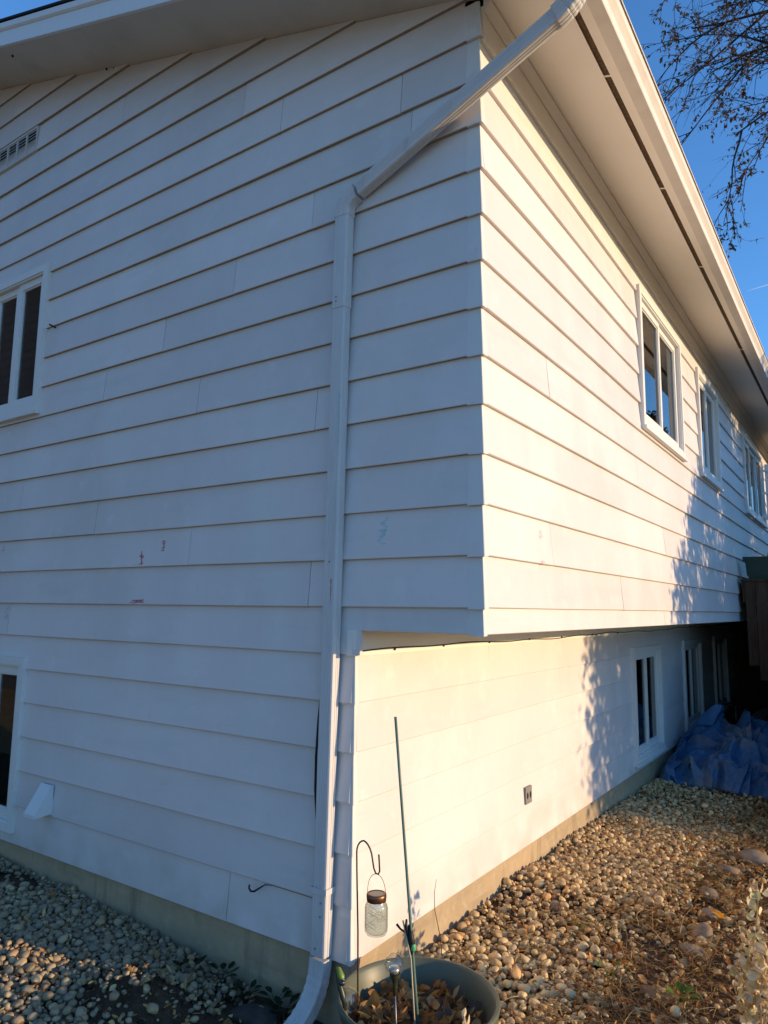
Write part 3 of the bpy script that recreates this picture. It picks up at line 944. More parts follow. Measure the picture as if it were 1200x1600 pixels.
print('pebbles', len(PX), 'tris', len(nearp)*len(F2) + len(farp)*len(F1))

# larger stones
def rock(x, y, sx, sy, sz_, label, m=M['rock'], seed=0, name='rock', rz=0):
    V = shape(I2, 100 + seed) * np.array((sx, sy, sz_)) * np.array([1, 1.15, 1.5])
    o = obj(name, V, F2.tolist(), m, None, True)
    o.location = (x, y, gzf(x, y) + sz_ * .45); o.rotation_euler[2] = rz
    return tag(o, label, 'rock')
rock(.49, 3.15, .11, .09, .075, 'rounded brown stone, farthest of the stones along the right edge', seed=1)
rock(.40, 2.75, .085, .075, .06, 'tan cracked stone between the farthest brown stone and the dead vines', seed=2)
rock(.36, 2.28, .075, .07, .055, 'grey rounded stone in the middle of the row of stones', seed=3)
rock(.42, 1.98, .07, .08, .05, 'mossy olive-grey stone just behind the orange maple leaf', seed=4)
rock(.44, 1.66, .065, .065, .05, 'reddish-brown stone just in front of the orange maple leaf', seed=5)
rock(.42, 1.46, .07, .06, .045, 'small brown stone nearest the camera in the row of stones', seed=6)
rock(.36, 1.02, .09, .06, .03, 'flat half-buried brown stone near the green weed at lower right', seed=8)
rock(-.30, 1.48, .042, .038, .035, 'single large pale cobble lying among the pebbles by the wall', seed=7)
rock(-.985, -.175, .11, .07, .045, 'dark flat stone beside the downspout outlet', M['darkrock'], 9, rz=.5)

# ------------------------------------------------------------------ vegetation litter
class Veg:
    def __init__(s): s.V = []; s.F = []; s.C = []
    def blade(s, p, d, L_, w, col, droop=.5, n=4, tip=.1):
        p = Vector(p); d = Vector(d).normalized(); side = d.cross(Vector((0, 0, 1)))
        side = side.normalized() if side.length > 1e-4 else Vector((1, 0, 0))
        side = Matrix.Rotation(rnd.uniform(-1, 1), 3, d) @ side
        b = len(s.V)
        for i in range(n + 1):
            f = i / n; ww = w * (1 - f * (1 - tip))
            s.V += [tuple(p - side * ww), tuple(p + side * ww)]
            c = tuple(ch * (.8 + .3 * f) for ch in col); s.C += [c, c]
            p = p + d * (L_ / n); d = (d + Vector((rnd.uniform(-.12, .12), rnd.uniform(-.12, .12), -droop / n))).normalized()
        for i in range(n):
            a = b + 2*i; s.F.append((a, a+1, a+3, a+2))
        return p
    def leaf(s, p, nrm, ax, L_, w, col, curl=.4):
        p = Vector(p); nrm = Vector(nrm).normalized(); ax = Vector(ax); ax = (ax - nrm * ax.dot(nrm))
        ax = ax.normalized() if ax.length > 1e-4 else nrm.orthogonal().normalized()
        sd = nrm.cross(ax); b = len(s.V)
        for f, ww in ((0, .06), (.25, .75), (.55, 1), (.82, .6), (1, .05)):
            lift = curl * L_ * (f * f) * .6
            c0 = p + ax * (L_ * f) + nrm * lift
            e = nrm * (abs(curl) * w * ww * .8)
            j = rnd.uniform(.85, 1.15)
            s.V += [tuple(c0 - sd * w * ww * j + e), tuple(c0), tuple(c0 + sd * w * ww + e)]
            for q in (.92, 1.08, .92): s.C.append(tuple(ch * q for ch in col))
        for i in range(4):
            a = b + 3*i; s.F += [(a, a+1, a+4, a+3), (a+1, a+2, a+5, a+4)]
    def strand(s, pts, w, col):
        pts = [Vector(p) for p in pts]; b = len(s.V); n = 3
        for i, p in enumerate(pts):
            t = (pts[min(i+1, len(pts)-1)] - pts[max(0, i-1)]).normalized(); a = t.orthogonal().normalized(); c = t.cross(a)
            ww = w * (1 - .6 * i / len(pts))
            for j in range(n):
                an = 2.0944 * j
                s.V.append(tuple(p + (a * math.cos(an) + c * math.sin(an)) * ww)); s.C.append(col)
        for i in range(len(pts) - 1):
            for j in range(n):
                k = (j + 1) % n; s.F.append((b+i*n+j, b+i*n+k, b+(i+1)*n+k, b+(i+1)*n+j))
    def go(s, name, m, parent=None, smooth=False):
        return objm(name, bulk(name, np.array(s.V), np.array(s.F), m, np.array(s.C), smooth), parent)

BROWN = [(.46, .25, .09), (.36, .18, .06), (.56, .33, .13), (.29, .15, .055), (.60, .38, .16), (.20, .11, .05)]
STRAW = [(.62, .46, .20), (.52, .37, .15), (.68, .53, .26), (.44, .30, .13)]
ORNG = [(.46, .19, .05), (.40, .15, .05), (.50, .26, .07)]
GRN = [(.10, .18, .03), (.14, .22, .04), (.07, .13, .03)]
def vary(c): k = rnd.uniform(.75, 1.2); return tuple(min(1, ch * k) for ch in c)
v = Veg()
# tufts and mats of dead grass over the right-hand bed
def vegdens(x, y):
    n = float(fbm(x*2.6 + 3, y*2.6 + 8, 51))
    t = (x - (-.34 + .05*min(y, 5))) / .5
    return max(0, min(1, t)) * (1.0 if n > .42 else .4) + (.14 if n > .50 else .03)
for c in range(3000):
    x = rnd.uniform(-.55, 1.3); y = rnd.uniform(.1, 5.6)
    if rnd.random() > vegdens(x, y) * 1.0: continue
    z = gzf(x, y) + .018 + rnd.uniform(0, .03)
    kind = rnd.random(); pal = BROWN if kind < .62 else STRAW if kind < .88 else ORNG if kind < .95 else GRN
    for k in range(rnd.randint(4, 11)):
        a = rnd.uniform(0, 6.28); el = rnd.uniform(.05, .9)
        v.blade((x + rnd.uniform(-.05, .05), y + rnd.uniform(-.05, .05), z), (math.cos(a), math.sin(a), el), rnd.uniform(.04, .13), rnd.uniform(.001, .0024),
                vary(rnd.choice(pal)), droop=rnd.uniform(.4, 1.5))
# matted brown tangle in the middle and the yellow tuft beside the pot
for (cx, cy, rx, ry, n, pal) in ((.12, 2.55, .34, .30, 620, BROWN), (.05, 4.1, .5, .5, 420, BROWN + GRN), (.45, 1.2, .3, .35, 360, BROWN), (.10, .78, .18, .16, 240, STRAW + ORNG),
                                 (-.15, 1.35, .16, .12, 150, ORNG + STRAW), (-.22, 2.6, .18, .2, 150, ORNG + BROWN), (.14, .28, .10, .13, 330, STRAW), (.05, .50, .10, .08, 130, STRAW),
                                 (.2, 1.75, .2, .2, 200, BROWN), (.7, .7, .35, .35, 300, BROWN), (-.02, 3.2, .35, .3, 260, BROWN + STRAW), (-.33, 1.05, .07, .08, 60, STRAW + ORNG), (-.30, 2.0, .08, .10, 80, STRAW + GRN), (-.05, 1.0, .09, .1, 110, ORNG + BROWN), (-.35, 3.3, .12, .2, 110, ORNG + STRAW), (-.40, .62, .06, .08, 60, STRAW)):
    for i in range(n):
        x = rnd.gauss(cx, rx*.55); y = rnd.gauss(cy, ry*.55)
        if x < -D + .03 or math.hypot(x + .226, y + .104) < .32: continue
        a = rnd.uniform(0, 6.28)
        v.blade((x, y, gzf(x, y) + rnd.uniform(.015, .05)), (math.cos(a), math.sin(a), rnd.uniform(-.05, .55)), rnd.uniform(.05, .16), rnd.uniform(.0009, .0022), vary(rnd.choice(pal)), droop=rnd.uniform(.2, 1.3), n=5)
o = v.go('dry_grass', M['veg']); tag(o, kind='stuff')
# dead vine stems
v = Veg()
for i in range(330):
    x = rnd.uniform(-.35, 1.2); y = rnd.uniform(.2, 5.2); a = rnd.uniform(0, 6.28); pts = []
    if x < -.1 + .05*y and rnd.random() < .75: continue
    for k in range(rnd.randint(6, 14)):
        if math.hypot(x + .226, y + .104) < .32 or x < -D + .04: break
        pts.append((x, y, gzf(x, y) + .03 + .025 * abs(math.sin(k * 1.1 + i)))); a += rnd.gauss(0, .45); x += .035 * math.cos(a); y += .035 * math.sin(a)
    if len(pts) > 2: v.strand(pts, rnd.uniform(.0012, .0028), vary(rnd.choice(STRAW + BROWN)))
o = v.go('dead_vines', M['veg']); tag(o, kind='stuff')
# fallen leaves and crumbs of litter
v = Veg()
for i in range(8200):
    if rnd.random() < .93:
        x = rnd.uniform(-.5, 1.4); y = rnd.uniform(.1, 5.6)
        if rnd.random() > vegdens(x, y) + .16: continue
        if math.hypot(x + .226, y + .104) < .32: continue
        pal = BROWN * 2 + ORNG + STRAW
    else:
        x = rnd.uniform(-2.6, -.75); y = rnd.uniform(-1.2, -.05)
        if math.hypot(x + .226, y + .104) < .32: continue
        pal = BROWN + STRAW
    a = rnd.uniform(0, 6.28)
    v.leaf((x, y, gzf(x, y) + rnd.uniform(.02, .045)), (rnd.gauss(0, .5), rnd.gauss(0, .5), 1), (math.cos(a), math.sin(a), 0), rnd.uniform(.012, .045), rnd.uniform(.005, .016), vary(rnd.choice(pal)), rnd.uniform(-.4, 1.4))
o = v.go('leaf_litter', M['veg']); tag(o, kind='stuff')
# soil crumbs and clods on the dirt in front of the gable wall
cl = []; clF = []; clC = []; b_ = 0
for i in range(1500):
    x = rnd.uniform(-2.5, -.75); y = rnd.uniform(-1.2, -.03); r = abs(rnd.gauss(0, .007)) + .004
    if x > -1.1: pass
    elif rnd.random() < float(dens(np.array(x), np.array(y))) * .9: continue
    V = S1[i % 12] * r * np.array((1, 1, 1.2)) + np.array((x, y, gzf(x, y) + r * .8 + .004)); cl.append(V); clF.append(F1 + b_); b_ += len(V)
    clC.append(np.tile(np.array((.10, .068, .042)) * rnd.uniform(.6, 1.5), (len(V), 1)))
for i in range(5200):
    x = rnd.uniform(-.58, 1.2); y = rnd.uniform(.0, 4.6); r = abs(rnd.gauss(0, .0045)) + .0035
    if math.hypot(x + .226, y + .104) < .32: continue
    V = S1[i % 12] * r + np.array((x, y, gzf(x, y) + r * .6 + .004)); cl.append(V); clF.append(F1 + b_); b_ += len(V)
    pc_ = np.array((.12, .08, .05)) if rnd.random() < .45 else PAL[rnd.randrange(8)] * np.array((1.3, 1.05, .72))
    clC.append(np.tile(pc_ * rnd.uniform(.6, 1.2), (len(V), 1)))
o = objm('soil_clods', bulk('soil_clods', np.concatenate(cl), np.concatenate(clF), M['veg'], np.concatenate(clC)), ground); o['kind'] = 'stuff'

# the orange maple leaf lying by the stones
def maple(name, x, y, z, size, col, rz, label):
    tips = [(0, 1.0), (.16, .55), (.52, .72), (.42, .36), (.95, .25), (.5, .05), (.62, -.28), (.12, -.12), (0, -.3)]
    ring = tips + [(-a, b_) for a, b_ in tips[-2:0:-1]]
    V = [(0, .05, 0)] + [(a * size, b_ * size, size * (.18 * abs(a) + .1 * b_ * b_) + rnd.uniform(-.03, .03) * size) for a, b_ in ring]
    F = [(0, i + 1, (i + 1) % len(ring) + 1) for i in range(len(ring))]
    o = obj(name, V, F, M['veg'], None, False, np.tile(col, (len(V), 1)))
    o.location = (x, y, z); o.rotation_euler = (.35, .25, rz)
    return tag(o, label, 'leaf')
maple('fallen_leaf', .50, 1.82, gzf(.50, 1.82) + .075, .06, (.62, .27, .02), 1.2, 'orange maple leaf lying against the brown stones')
maple('fallen_leaf', .78, 2.05, gzf(.78, 2.05) + .06, .05, (.55, .33, .05), .4, 'yellowish fallen leaf at the far right edge above the dead plant')

# low green weeds
def weed(x, y, n, L_, w, pal, label, group=None, h=.35):
    v = Veg()
    for i in range(n):
        a = 6.283 * i / n + rnd.uniform(-.4, .4); d = (math.cos(a), math.sin(a), h + rnd.uniform(0, .5))
        st = [(x, y, gzf(x, y)), (x + d[0]*.3*L_, y + d[1]*.3*L_, gzf(x, y) + .04 + .3*L_*d[2]), (x + d[0]*.55*L_, y + d[1]*.55*L_, gzf(x, y) + .05 + .42*L_*d[2])]
        v.strand(st, .0016, vary(pal[0]))
        v.leaf(st[-1], (-d[0]*.5, -d[1]*.5, 1), d, L_ * rnd.uniform(.6, 1.1), w, vary(rnd.choice(pal)), rnd.uniform(-.5, .2))
    o = v.go('weed', M['veg']); return tag(o, label, 'weed', group)
DG = [(.022, .038, .014), (.03, .05, .016), (.04, .045, .022)]
for (x, y, w_) in ((-.98, -.06, 'second weed from the downspout'), (-1.12, -.10, 'middle one of five by the downspout'), (-1.30, -.07, 'fourth weed from the downspout'), (-1.42, -.17, 'farthest left of the downspout'), (-.90, -.10, 'nearest the downspout')):
    weed(x, y, 7, .06, .015, DG, 'low dark green weed at the foundation, ' + w_, 'weeds at the foot of the gable wall')
weed(.475, .98, 8, .055, .018, GRN, 'small bright green clover-like weed on the soil at lower right')
weed(.17, .95, 5, .06, .008, GRN, 'single thin green sprout in the middle of the pebbles', h=1.2)
weed(.24, 2.62, 4, .06, .006, GRN, 'tiny bright green grass sprout beyond the brown tangle', h=1.5)

# dead pale plant at the right edge
v = Veg(); dp = empty('dead_plant', (.78, .93, gzf(.78, .93)))
tag(dp, 'dead plant with curled pale tan leaves standing at the right edge', 'plant')
b = MB(); stems = []
for (tx, ty, tz, bx_, by_) in ((.80, .96, -1.14, .77, .93), (.71, .95, -1.47, .775, .93), (.90, 1.0, -1.22, .785, .93), (.84, .90, -1.34, .78, .94), (.74, 1.02, -1.36, .77, .94)):
    z0 = gzf(bx_, by_) - .03; pts = []
    for i in range(9):
        f = i / 8; pts.append((bx_ + (tx - bx_) * f**1.2 + .008*math.sin(f*9), by_ + (ty - by_) * f + .006*math.sin(f*7+1), z0 + (tz - z0) * f))
    b.tube(pts, [.0048*(1 - .7*i/8) for i in range(9)], 6); stems.append(pts)
M['stem'] = mat('dry_stem', (.58, .42, .26), .8, .15)
b.go('stem', M['stem'], dp, True)
TANL = [(.70, .53, .30), (.76, .60, .36), (.60, .44, .22), (.80, .66, .42), (.62, .54, .25)]
for pts in stems:
    for k in range(52):
        f = rnd.uniform(.28, 1.0) * 8; i = min(7, int(f)); p = Vector(pts[i]).lerp(Vector(pts[i+1]), f - i)
        a = rnd.uniform(0, 6.28)
        q = p + Vector((math.cos(a), math.sin(a), rnd.uniform(-.4, .5))) * rnd.uniform(.006, .03)
        v.leaf(q, (rnd.gauss(0, .8), rnd.gauss(0, .8), rnd.uniform(.1, 1)), (math.cos(a), math.sin(a), rnd.uniform(-.6, .4)), rnd.uniform(.022, .05), rnd.uniform(.010, .019), vary(rnd.choice(TANL)), rnd.uniform(.2, 1.1))
v.go('dry_leaves', M['veg'], dp)
# thin twig leaning on the lower wall
b = MB()
b.tube([(-.455, .50, gzf(-.45, .5)), (-.475, .50, -1.52), (-.50, .49, -1.40), (-.508, .50, -1.33), (-.50, .505, -1.27)], [.0022, .002, .0016, .0014, .001], 5)
tag(b.go('twig', M['iron'], None, True), 'thin bare twig standing before the lower wall behind the green pot', 'twig')

# ------------------------------------------------------------------ plant pot and what stands in it
PC = (-.226, -.104); zt = -1.45; zb = gzf(*PC) - .01
pot = empty('plant_pot', (*PC, zb))
tag(pot, 'large olive-green plastic plant pot at the corner beside the downspout', 'plant pot')
b = MB(); H = zt - zb
b.lathe([(.0005, 0), (.22, 0), (.225, .008), (.275, H - .06), (.278, H - .05), (.298, H - .045), (.306, H - .008), (.304, H), (.297, H + .002), (.291, H - .002), (.285, H - .012), (.270, H - .05), (.250, H - .14), (.22, .08), (.0005, .08)], (*PC, zb), 72)
b.go('pot_shell', M['pot'], pot, True)
# potting soil
V = []; F = []; n = 40; ns = 10
for i in range(ns + 1):
    for j in range(n):
        rr = .262 * i / ns; a = 6.2832 * j / n
        x, y = PC[0] + rr*math.cos(a), PC[1] + rr*math.sin(a)
        V.append((x, y, zt - .115 + .022 * float(fbm(x*14, y*14, 61)) - .01 + (.02 if x < PC[0] else 0) * min(1, (PC[0]-x)/.15)))
for i in range(ns):
    for j in range(n):
        k = (j + 1) % n; F.append((i*n+j, i*n+k, (i+1)*n+k, (i+1)*n+j))
obj('potting_soil', V, F, M['soil'], pot, True)
v = Veg()
for i in range(420):
    rr = .235 * math.sqrt(rnd.random()); a = rnd.uniform(0, 6.28); x, y = PC[0] + rr*math.cos(a), PC[1] + rr*math.sin(a)
    a = rnd.uniform(0, 6.28)
    pal = (ORNG * 2 + STRAW + BROWN) if x < PC[0] - .03 else ([(.16, .12, .09), (.12, .09, .07), (.20, .15, .11)] + BROWN + ORNG[:1])  # right half gets darker leaves: the pot's inner shadow put into their colour
    v.leaf((x, y, zt - .10 + rnd.uniform(0, .03)), (rnd.gauss(0, .7), rnd.gauss(0, .7), .9), (math.cos(a), math.sin(a), rnd.uniform(-.2, .5)), rnd.uniform(.02, .06), rnd.uniform(.008, .02), vary(rnd.choice(pal)), rnd.uniform(0, 1))
for i in range(90):
    rr = .22 * math.sqrt(rnd.random()); a = rnd.uniform(0, 6.28); x, y = PC[0] + rr*math.cos(a), PC[1] + rr*math.sin(a); a = rnd.uniform(0, 6.28)
    v.blade((x, y, zt - .10), (math.cos(a)*.7, math.sin(a)*.7, rnd.uniform(.3, 1.4)), rnd.uniform(.04, .12), .0018, vary(rnd.choice(STRAW + BROWN + GRN[:1])), droop=rnd.uniform(0, 1))
o = v.go('dead_leaves', M['veg'], pot); o['kind'] = 'stuff'
# dry broken stalk in the pot
b = MB(); v = Veg()
ps = empty('dead_stalk', (.02, -.20, zt - .1)); tag(ps, 'broken dry stalk standing in the right half of the green pot', 'dead stalk')
b.tube([(.035, -.19, zt - .11), (.025, -.185, zt - .05), (.012, -.18, zt + .00), (.006, -.178, zt + .03)], [.006, .006, .005, .004], 7)
b.tube([(.025, -.185, zt - .06), (.045, -.17, zt - .03), (.055, -.165, zt - .0)], [.003, .0025, .002], 6)
b.go('stalk', M['stem'], ps, True)
for i in range(9): v.leaf((.012 + rnd.uniform(-.012, .02), -.18 + rnd.uniform(-.01, .01), zt - .07 + i*.011), (rnd.gauss(0, 1), rnd.gauss(0, 1), .3), (rnd.gauss(0, .5), rnd.gauss(0, .5), 1), .035, .009, vary(rnd.choice(TANL)), .6)
v.go('dry_leaves', M['veg'], ps)

# shepherd's hook and the jar lantern hanging from it
b = MB(); hk = [(-.436, -.2, zt - .13), (-.442, -.2, -1.25), (-.452, -.2, -1.02)]
for i in range(11):
    a = math.pi - i / 10 * math.pi * .92
    hk.append((-.416 + .038*math.cos(a), -.2, -.955 + .048*math.sin(a) + (0 if i < 6 else -.004*(i-5))))
hk += [(-.371, -.2, -1.0), (-.362, -.2, -1.016), (-.350, -.2, -1.017), (-.344, -.2, -1.005), (-.347, -.2, -.96), (-.349, -.2, -.945)]
b.tube(hk, .0033, 8)
tag(b.go('shepherds_hook', M['iron'], None, True), 'thin rusty crook-topped garden hook standing in the left side of the pot', 'garden hook')
jx, jy = -.357, -.2; jt = -1.108
jar = empty('jar_lantern', (jx, jy, jt - .128)); tag(jar, 'clear glass jar lantern with a copper lid hanging from the garden hook', 'lantern')
b = MB(); b.lathe([(.0005, -.124), (.030, -.125), (.038, -.122), (.0435, -.112), (.0445, -.10), (.0445, -.03), (.042, -.018), (.034, -.006), (.034, .006)], (jx, jy, jt), 32)
b.lathe([(.031, .006), (.031, -.006), (.040, -.02), (.042, -.03), (.042, -.10), (.040, -.110), (.034, -.117), (.0005, -.116)], (jx, jy, jt), 32)
b.go('glass', M['jar'], jar, True)
b = MB(); b.lathe([(.0355, -.006), (.0375, -.005), (.0375, .004), (.0385, .006), (.0385, .017), (.0365, .021), (.029, .022), (.028, .0205)], (jx, jy, jt), 32)
b.go('lid', M['copper'], jar, True)
b = MB(); b.lathe([(.0285, .0206), (.0005, .0207)], (jx, jy, jt), 32); b.go('solar_panel', M['solar'], jar)
b = MB(); pts = []
for i in range(25):
    a = math.pi * i / 24; pts.append((jx + .0425*math.cos(a) * (1 if i not in (0, 24) else 1), jy, jt + .002 + .088*math.sin(a)**.7))
b.tube(pts, .0011, 6); b.go('handle', M['iron'], jar, True)
b = MB(); q = random.Random(3)
for k in range(7):
    pts = []; a = q.uniform(0, 6)
    for i in range(16):
        rr = .036 * q.uniform(.5, 1); a += q.uniform(.3, .9); pts.append((jx + rr*math.cos(a), jy + rr*math.sin(a), jt - .02 - .08*i/15 + q.uniform(-.008, .008)))
    b.tube(pts, .0004, 4)
M['silver'] = mat('silver_wire', (.6, .57, .5), .3, .5, metal=.7)
b.go('fairy_wire', M['silver'], jar, True)
# tall green stake with clip, and the pale cane crossing it
b = MB(); s0 = Vector((-.192, -.15, zt - .14)); s1 = Vector((-.311, -.15, -.432))
b.tube([s0.lerp(s1, f) for f in (0, .25, .5, .75, 1)], .0056, 10)
st = b.go('garden_stake', M['stake'], None, True); tag(st, 'tall thin green garden stake leaning out of the pot', 'stake')
c = s0.lerp(s1, .30)
b = MB(); b.tube([c + Vector((0, 0, -.045)), c + Vector((-.002, 0, .0)), c + Vector((-.010, 0, .055))], [.009, .013, .007], 8); b.tube([c + Vector((-.01, -.005, .0)), c + Vector((-.02, -.01, .05)), c + Vector((-.018, -.01, .075))], [.006, .006, .004], 7)
b.tube([c + Vector((-.01, 0, .01)), c + Vector((-.03, -.01, .03)), c + Vector((-.045, -.01, .035)), c + Vector((-.062, -.01, .048))], [.003, .0035, .004, .005], 7)
b.go('tie', M['rubber'], st, True)
b = MB(); b.lathe([(.007, -.012), (.0095, -.008), (.010, .0), (.0095, .008), (.007, .012)], (c.x + .006, c.y, c.z - .02), 14); b.go('clip', M['greenplastic'], st, True)
b = MB(); b.tube([(-.175, -.20, zt - .13), (-.222, -.165, -1.30), (-.262, -.160, -1.175)], .003, 7)
tag(b.go('cane', M['wood'], None, True), 'thin pale cane crossing the green stake in the pot', 'cane')
# crackle-glass globe light on a spike
gl = empty('globe_light', (-.19, -.30, zt - .12)); tag(gl, 'clear crackled glass globe light on a thin spike in the middle of the pot', 'garden light')
gc = Vector((-.207, -.30, -1.262))
V = I2.copy() * (1 + .03 * np.sin(I2 @ np.array((9, 7, 8)))[:, None]) * .036 + np.array(gc)
g = obj('globe', V, F2.tolist(), M['globe'], gl, False)
b = MB(); b.lathe([(.0005, -.02), (.015, -.018), (.02, -.006), (.017, .004), (.0005, .006)], (gc.x, gc.y, gc.z - .012), 16); b.go('lamp_core', M['silver'], gl, True)
b = MB(); b.lathe([(.019, .012), (.019, -.002), (.012, -.01), (.009, -.03), (.0075, -.06), (.0005, -.061)], (gc.x + .003, gc.y, gc.z - .040), 16); b.go('collar', M['olivedark'], gl, True)
b = MB(); b.tube([(gc.x + .004, gc.y, gc.z - .09), (-.19, -.30, zt - .14)], .0028, 7); b.go('spike', M['screw'], gl, True)
# second light: globe with an upright dark green stem and leaf-green cap, beside the downspout
g2 = empty('solar_stake_light', (-.40, -.31, zt - .11)); tag(g2, 'clear globe light with dark stem and yellow-green cap at the left rim of the pot', 'garden light')
gc = Vector((-.405, -.300, -1.437))
V = I2.copy() * (1 + .03 * np.sin(I2 @ np.array((8, 9, 7)))[:, None]) * np.array((.037, .037, .042)) + np.array(gc)
obj('globe', V, F2.tolist(), M['globe'], g2, False)
b = MB(); b.tube([(-.400, -.327, -1.46), (-.412, -.33, -1.415), (-.432, -.327, -1.375), (-.452, -.325, -1.335)], [.006, .011, .010, .004], 9); b.go('stem', M['olivedark'], g2, True)
b = MB(); b.tube([(-.420, -.323, -1.377), (-.428, -.321, -1.357), (-.444, -.319, -1.335), (-.452, -.319, -1.33)], [.006, .014, .010, .003], 9); b.go('cap', M['lure'], g2, True)
b = MB(); b.lathe([(.0005, -.012), (.009, -.008), (.012, 0), (.009, .008), (.0005, .012)], (-.412, -.335, -1.367), 14); b.go('eye', M['solar'], g2, True)
b = MB(); b.tube([(-.392, -.335, -1.465), (-.385, -.320, zt - .14)], .004, 7); b.go('spike', M['wood'], g2, True)

# ------------------------------------------------------------------ blue tarp heap
def tarp():
    nu, nv = 260, 210
    U, Vv = np.meshgrid(np.linspace(0, 1, nu), np.linspace(0, 1, nv))
    x = -.66 + U * 2.3; y = 5.12 + Vv * 1.75
    # wandering front edge
    y = y + (1 - Vv)**2 * (.16 * (fbm(U*6, U*0 + 3, 71) - .5) + .10*np.sin(U*9))
    wx = x + .35*(fbm(x*1.8, y*1.8, 72) - .5); wy = y + .35*(fbm(x*1.8 + 9, y*1.8, 73) - .5)
    h = .56*np.exp(-(((x + .33)/.24)**2 + ((y - 5.95)/.34)**2)) + .36*np.exp(-(((x - .35)/.55)**2 + ((y - 6.1)/.30)**2)) + .30*np.exp(-(((x - .15)/.22)**2 + ((y - 5.55)/.16)**2)) + .34*np.exp(-(((x - .85)/.45)**2 + ((y - 5.65)/.30)**2))
    def ridge(a, b_, sd, o=2): return 1 - np.abs(2*(fbm(a, b_, sd, o)/ (1 - .5**o)) - 1)
    r1 = ridge(wx*1.9 + wy*.8, wy*2.2 - wx*.9, 74)**3
    r2_ = ridge(wx*3.6 - wy*1.9, wy*4.2 + wx*1.4, 75)**3
    r3 = ridge(wx*8 + 3, wy*9, 76)**2
    st = fbm(wx*3.1 + 7, wy*3.1, 78, 3); lay = np.clip((st - .46) / .03, 0, 1) + np.clip((st - .56) / .025, 0, 1)
    edge = np.clip(Vv/.05, 0, 1) * np.clip(U/.03, 0, 1)
    z = gz(x, y) + .035 + edge * (h * (.55 + .75*r1) + .16*r1 + .12*r2_ + .035*r3 + .055*lay)
    x = x + .09*(r2_ - .4) + .05*lay; y = y + .12*(fbm(wx*4, wy*4, 77) - .5) - .07*lay
    x = np.maximum(x, -D + .035)
    idx = np.arange(nu*nv).reshape(nv, nu)
    F = np.stack([idx[:-1, :-1], idx[:-1, 1:], idx[1:, 1:], idx[1:, :-1]], -1).reshape(-1, 4)
    return np.stack([x, y, z], -1).reshape(-1, 3), F
V, F = tarp()
t = objm('tarp', bulk('tarp', V, F, M['tarp'])); tag(t, 'crumpled blue tarpaulin heaped on the ground under the far windows', 'tarp')
sm = t.modifiers.new('thick', 'SOLIDIFY'); sm.thickness = .004

# ------------------------------------------------------------------ raised deck at the far end
deck = empty('deck', (1.2, 8.2, gzf(1.2, 8.2)))
tag(deck, 'raised brown wooden deck against the far end of the wall', 'deck')
yd = 6.62
for i in range(26):
    b = MB(); y0 = yd - .03 + i * .145; b.box(.045, 3.4, y0, y0 + .138, .355, .385); b.go('deck_board', M['deckwood'], deck)
b = MB(); b.box(.06, 3.38, yd, yd + .04, .12, .3545); b.go('rim_joist', M['deckwood'], deck)
b = MB(); b.box(.06, 3.38, 10.3, 10.34, .12, .3545); b.box(3.34, 3.379, yd + .0401, 10.2999, .12, .3545)
for i in range(8): b.box(.1 + i*.4, .14 + i*.4, yd + .0402, 10.2998, .15, .3544)
b.go('joist', M['deckwood'], deck)
for (x0, x1, z0) in ((.095, .195, -.60), (.20, .315, -.76), (.40, .50, -.70), (.58, .69, -.76)):
    b = MB(); b.box(x0, x1, yd - .022, yd - .0005, z0, .350); b.go('skirt_or_shade_board', M['deckwood'], deck)
for (x, y) in ((.75, yd + .1), (3.3, yd + .1), (.75, 10.2), (3.3, 10.2)):
    b = MB(); b.box(x - .05, x + .05, y - .05, y + .05, gzf(x, y) - .1, .1495); b.go('post', M['deckwood'], deck)
# closed skirt round the deck, added to keep light out from under it
for i in range(29):
    b = MB(); b.box(-.6265 + i*.137, -.6265 + i*.137 + .1367, 10.345, 10.365, -1.76, -.11 if i < 5 else .35); b.go('skirt_or_shade_board', M['deckwood'], deck)
for i in range(27):
    b = MB(); b.box(3.385, 3.405, yd + i*.137, yd + i*.137 + .132, -1.72, .35); b.go('skirt_or_shade_board', M['deckwood'], deck)
for i in range(20):
    b = MB(); b.box(.70 + i*.134, .70 + i*.134 + .129, yd - .022, yd - .0006, -1.74, .12); b.go('skirt_or_shade_board', M['deckwood'], deck)  # front boards added out of view to block sky light
# boarded-in stairs out of view, added to darken the wall under the deck
for i in range(10):
    zt_ = .17 - i * .2; y0 = yd - .03 - (i + 1) * .25
    b = MB(); b.box(.66, 1.70, y0, y0 + .245, zt_ - .035, zt_); b.go('added_stair_tread', M['deckwood'], deck)
    b = MB(); b.box(.665, .685, y0 + .001, y0 + .244, -1.80, zt_ - .0355); b.go('skirt_or_shade_board', M['deckwood'], deck)
    b = MB(); b.box(1.675, 1.695, y0 + .001, y0 + .244, -1.80, zt_ - .0355); b.go('skirt_or_shade_board', M['deckwood'], deck)
# white railing
rl = empty('railing', (.36, yd + .5, .386)); tag(rl, 'white metal railing standing on the far deck', 'railing')
for x in (.335, 1.0, 1.7, 2.4):
    b = MB(); b.box(x - .02, x + .02, yd + .48, yd + .52, .386, 1.80); b.go('rail_post', M['white'], rl)
for z in (1.16, 1.44, 1.72):
    b = MB(); b.box(.27, 2.5, yd + .455, yd + .4795, z - .014, z + .014); b.go('rail', M['white'], rl)
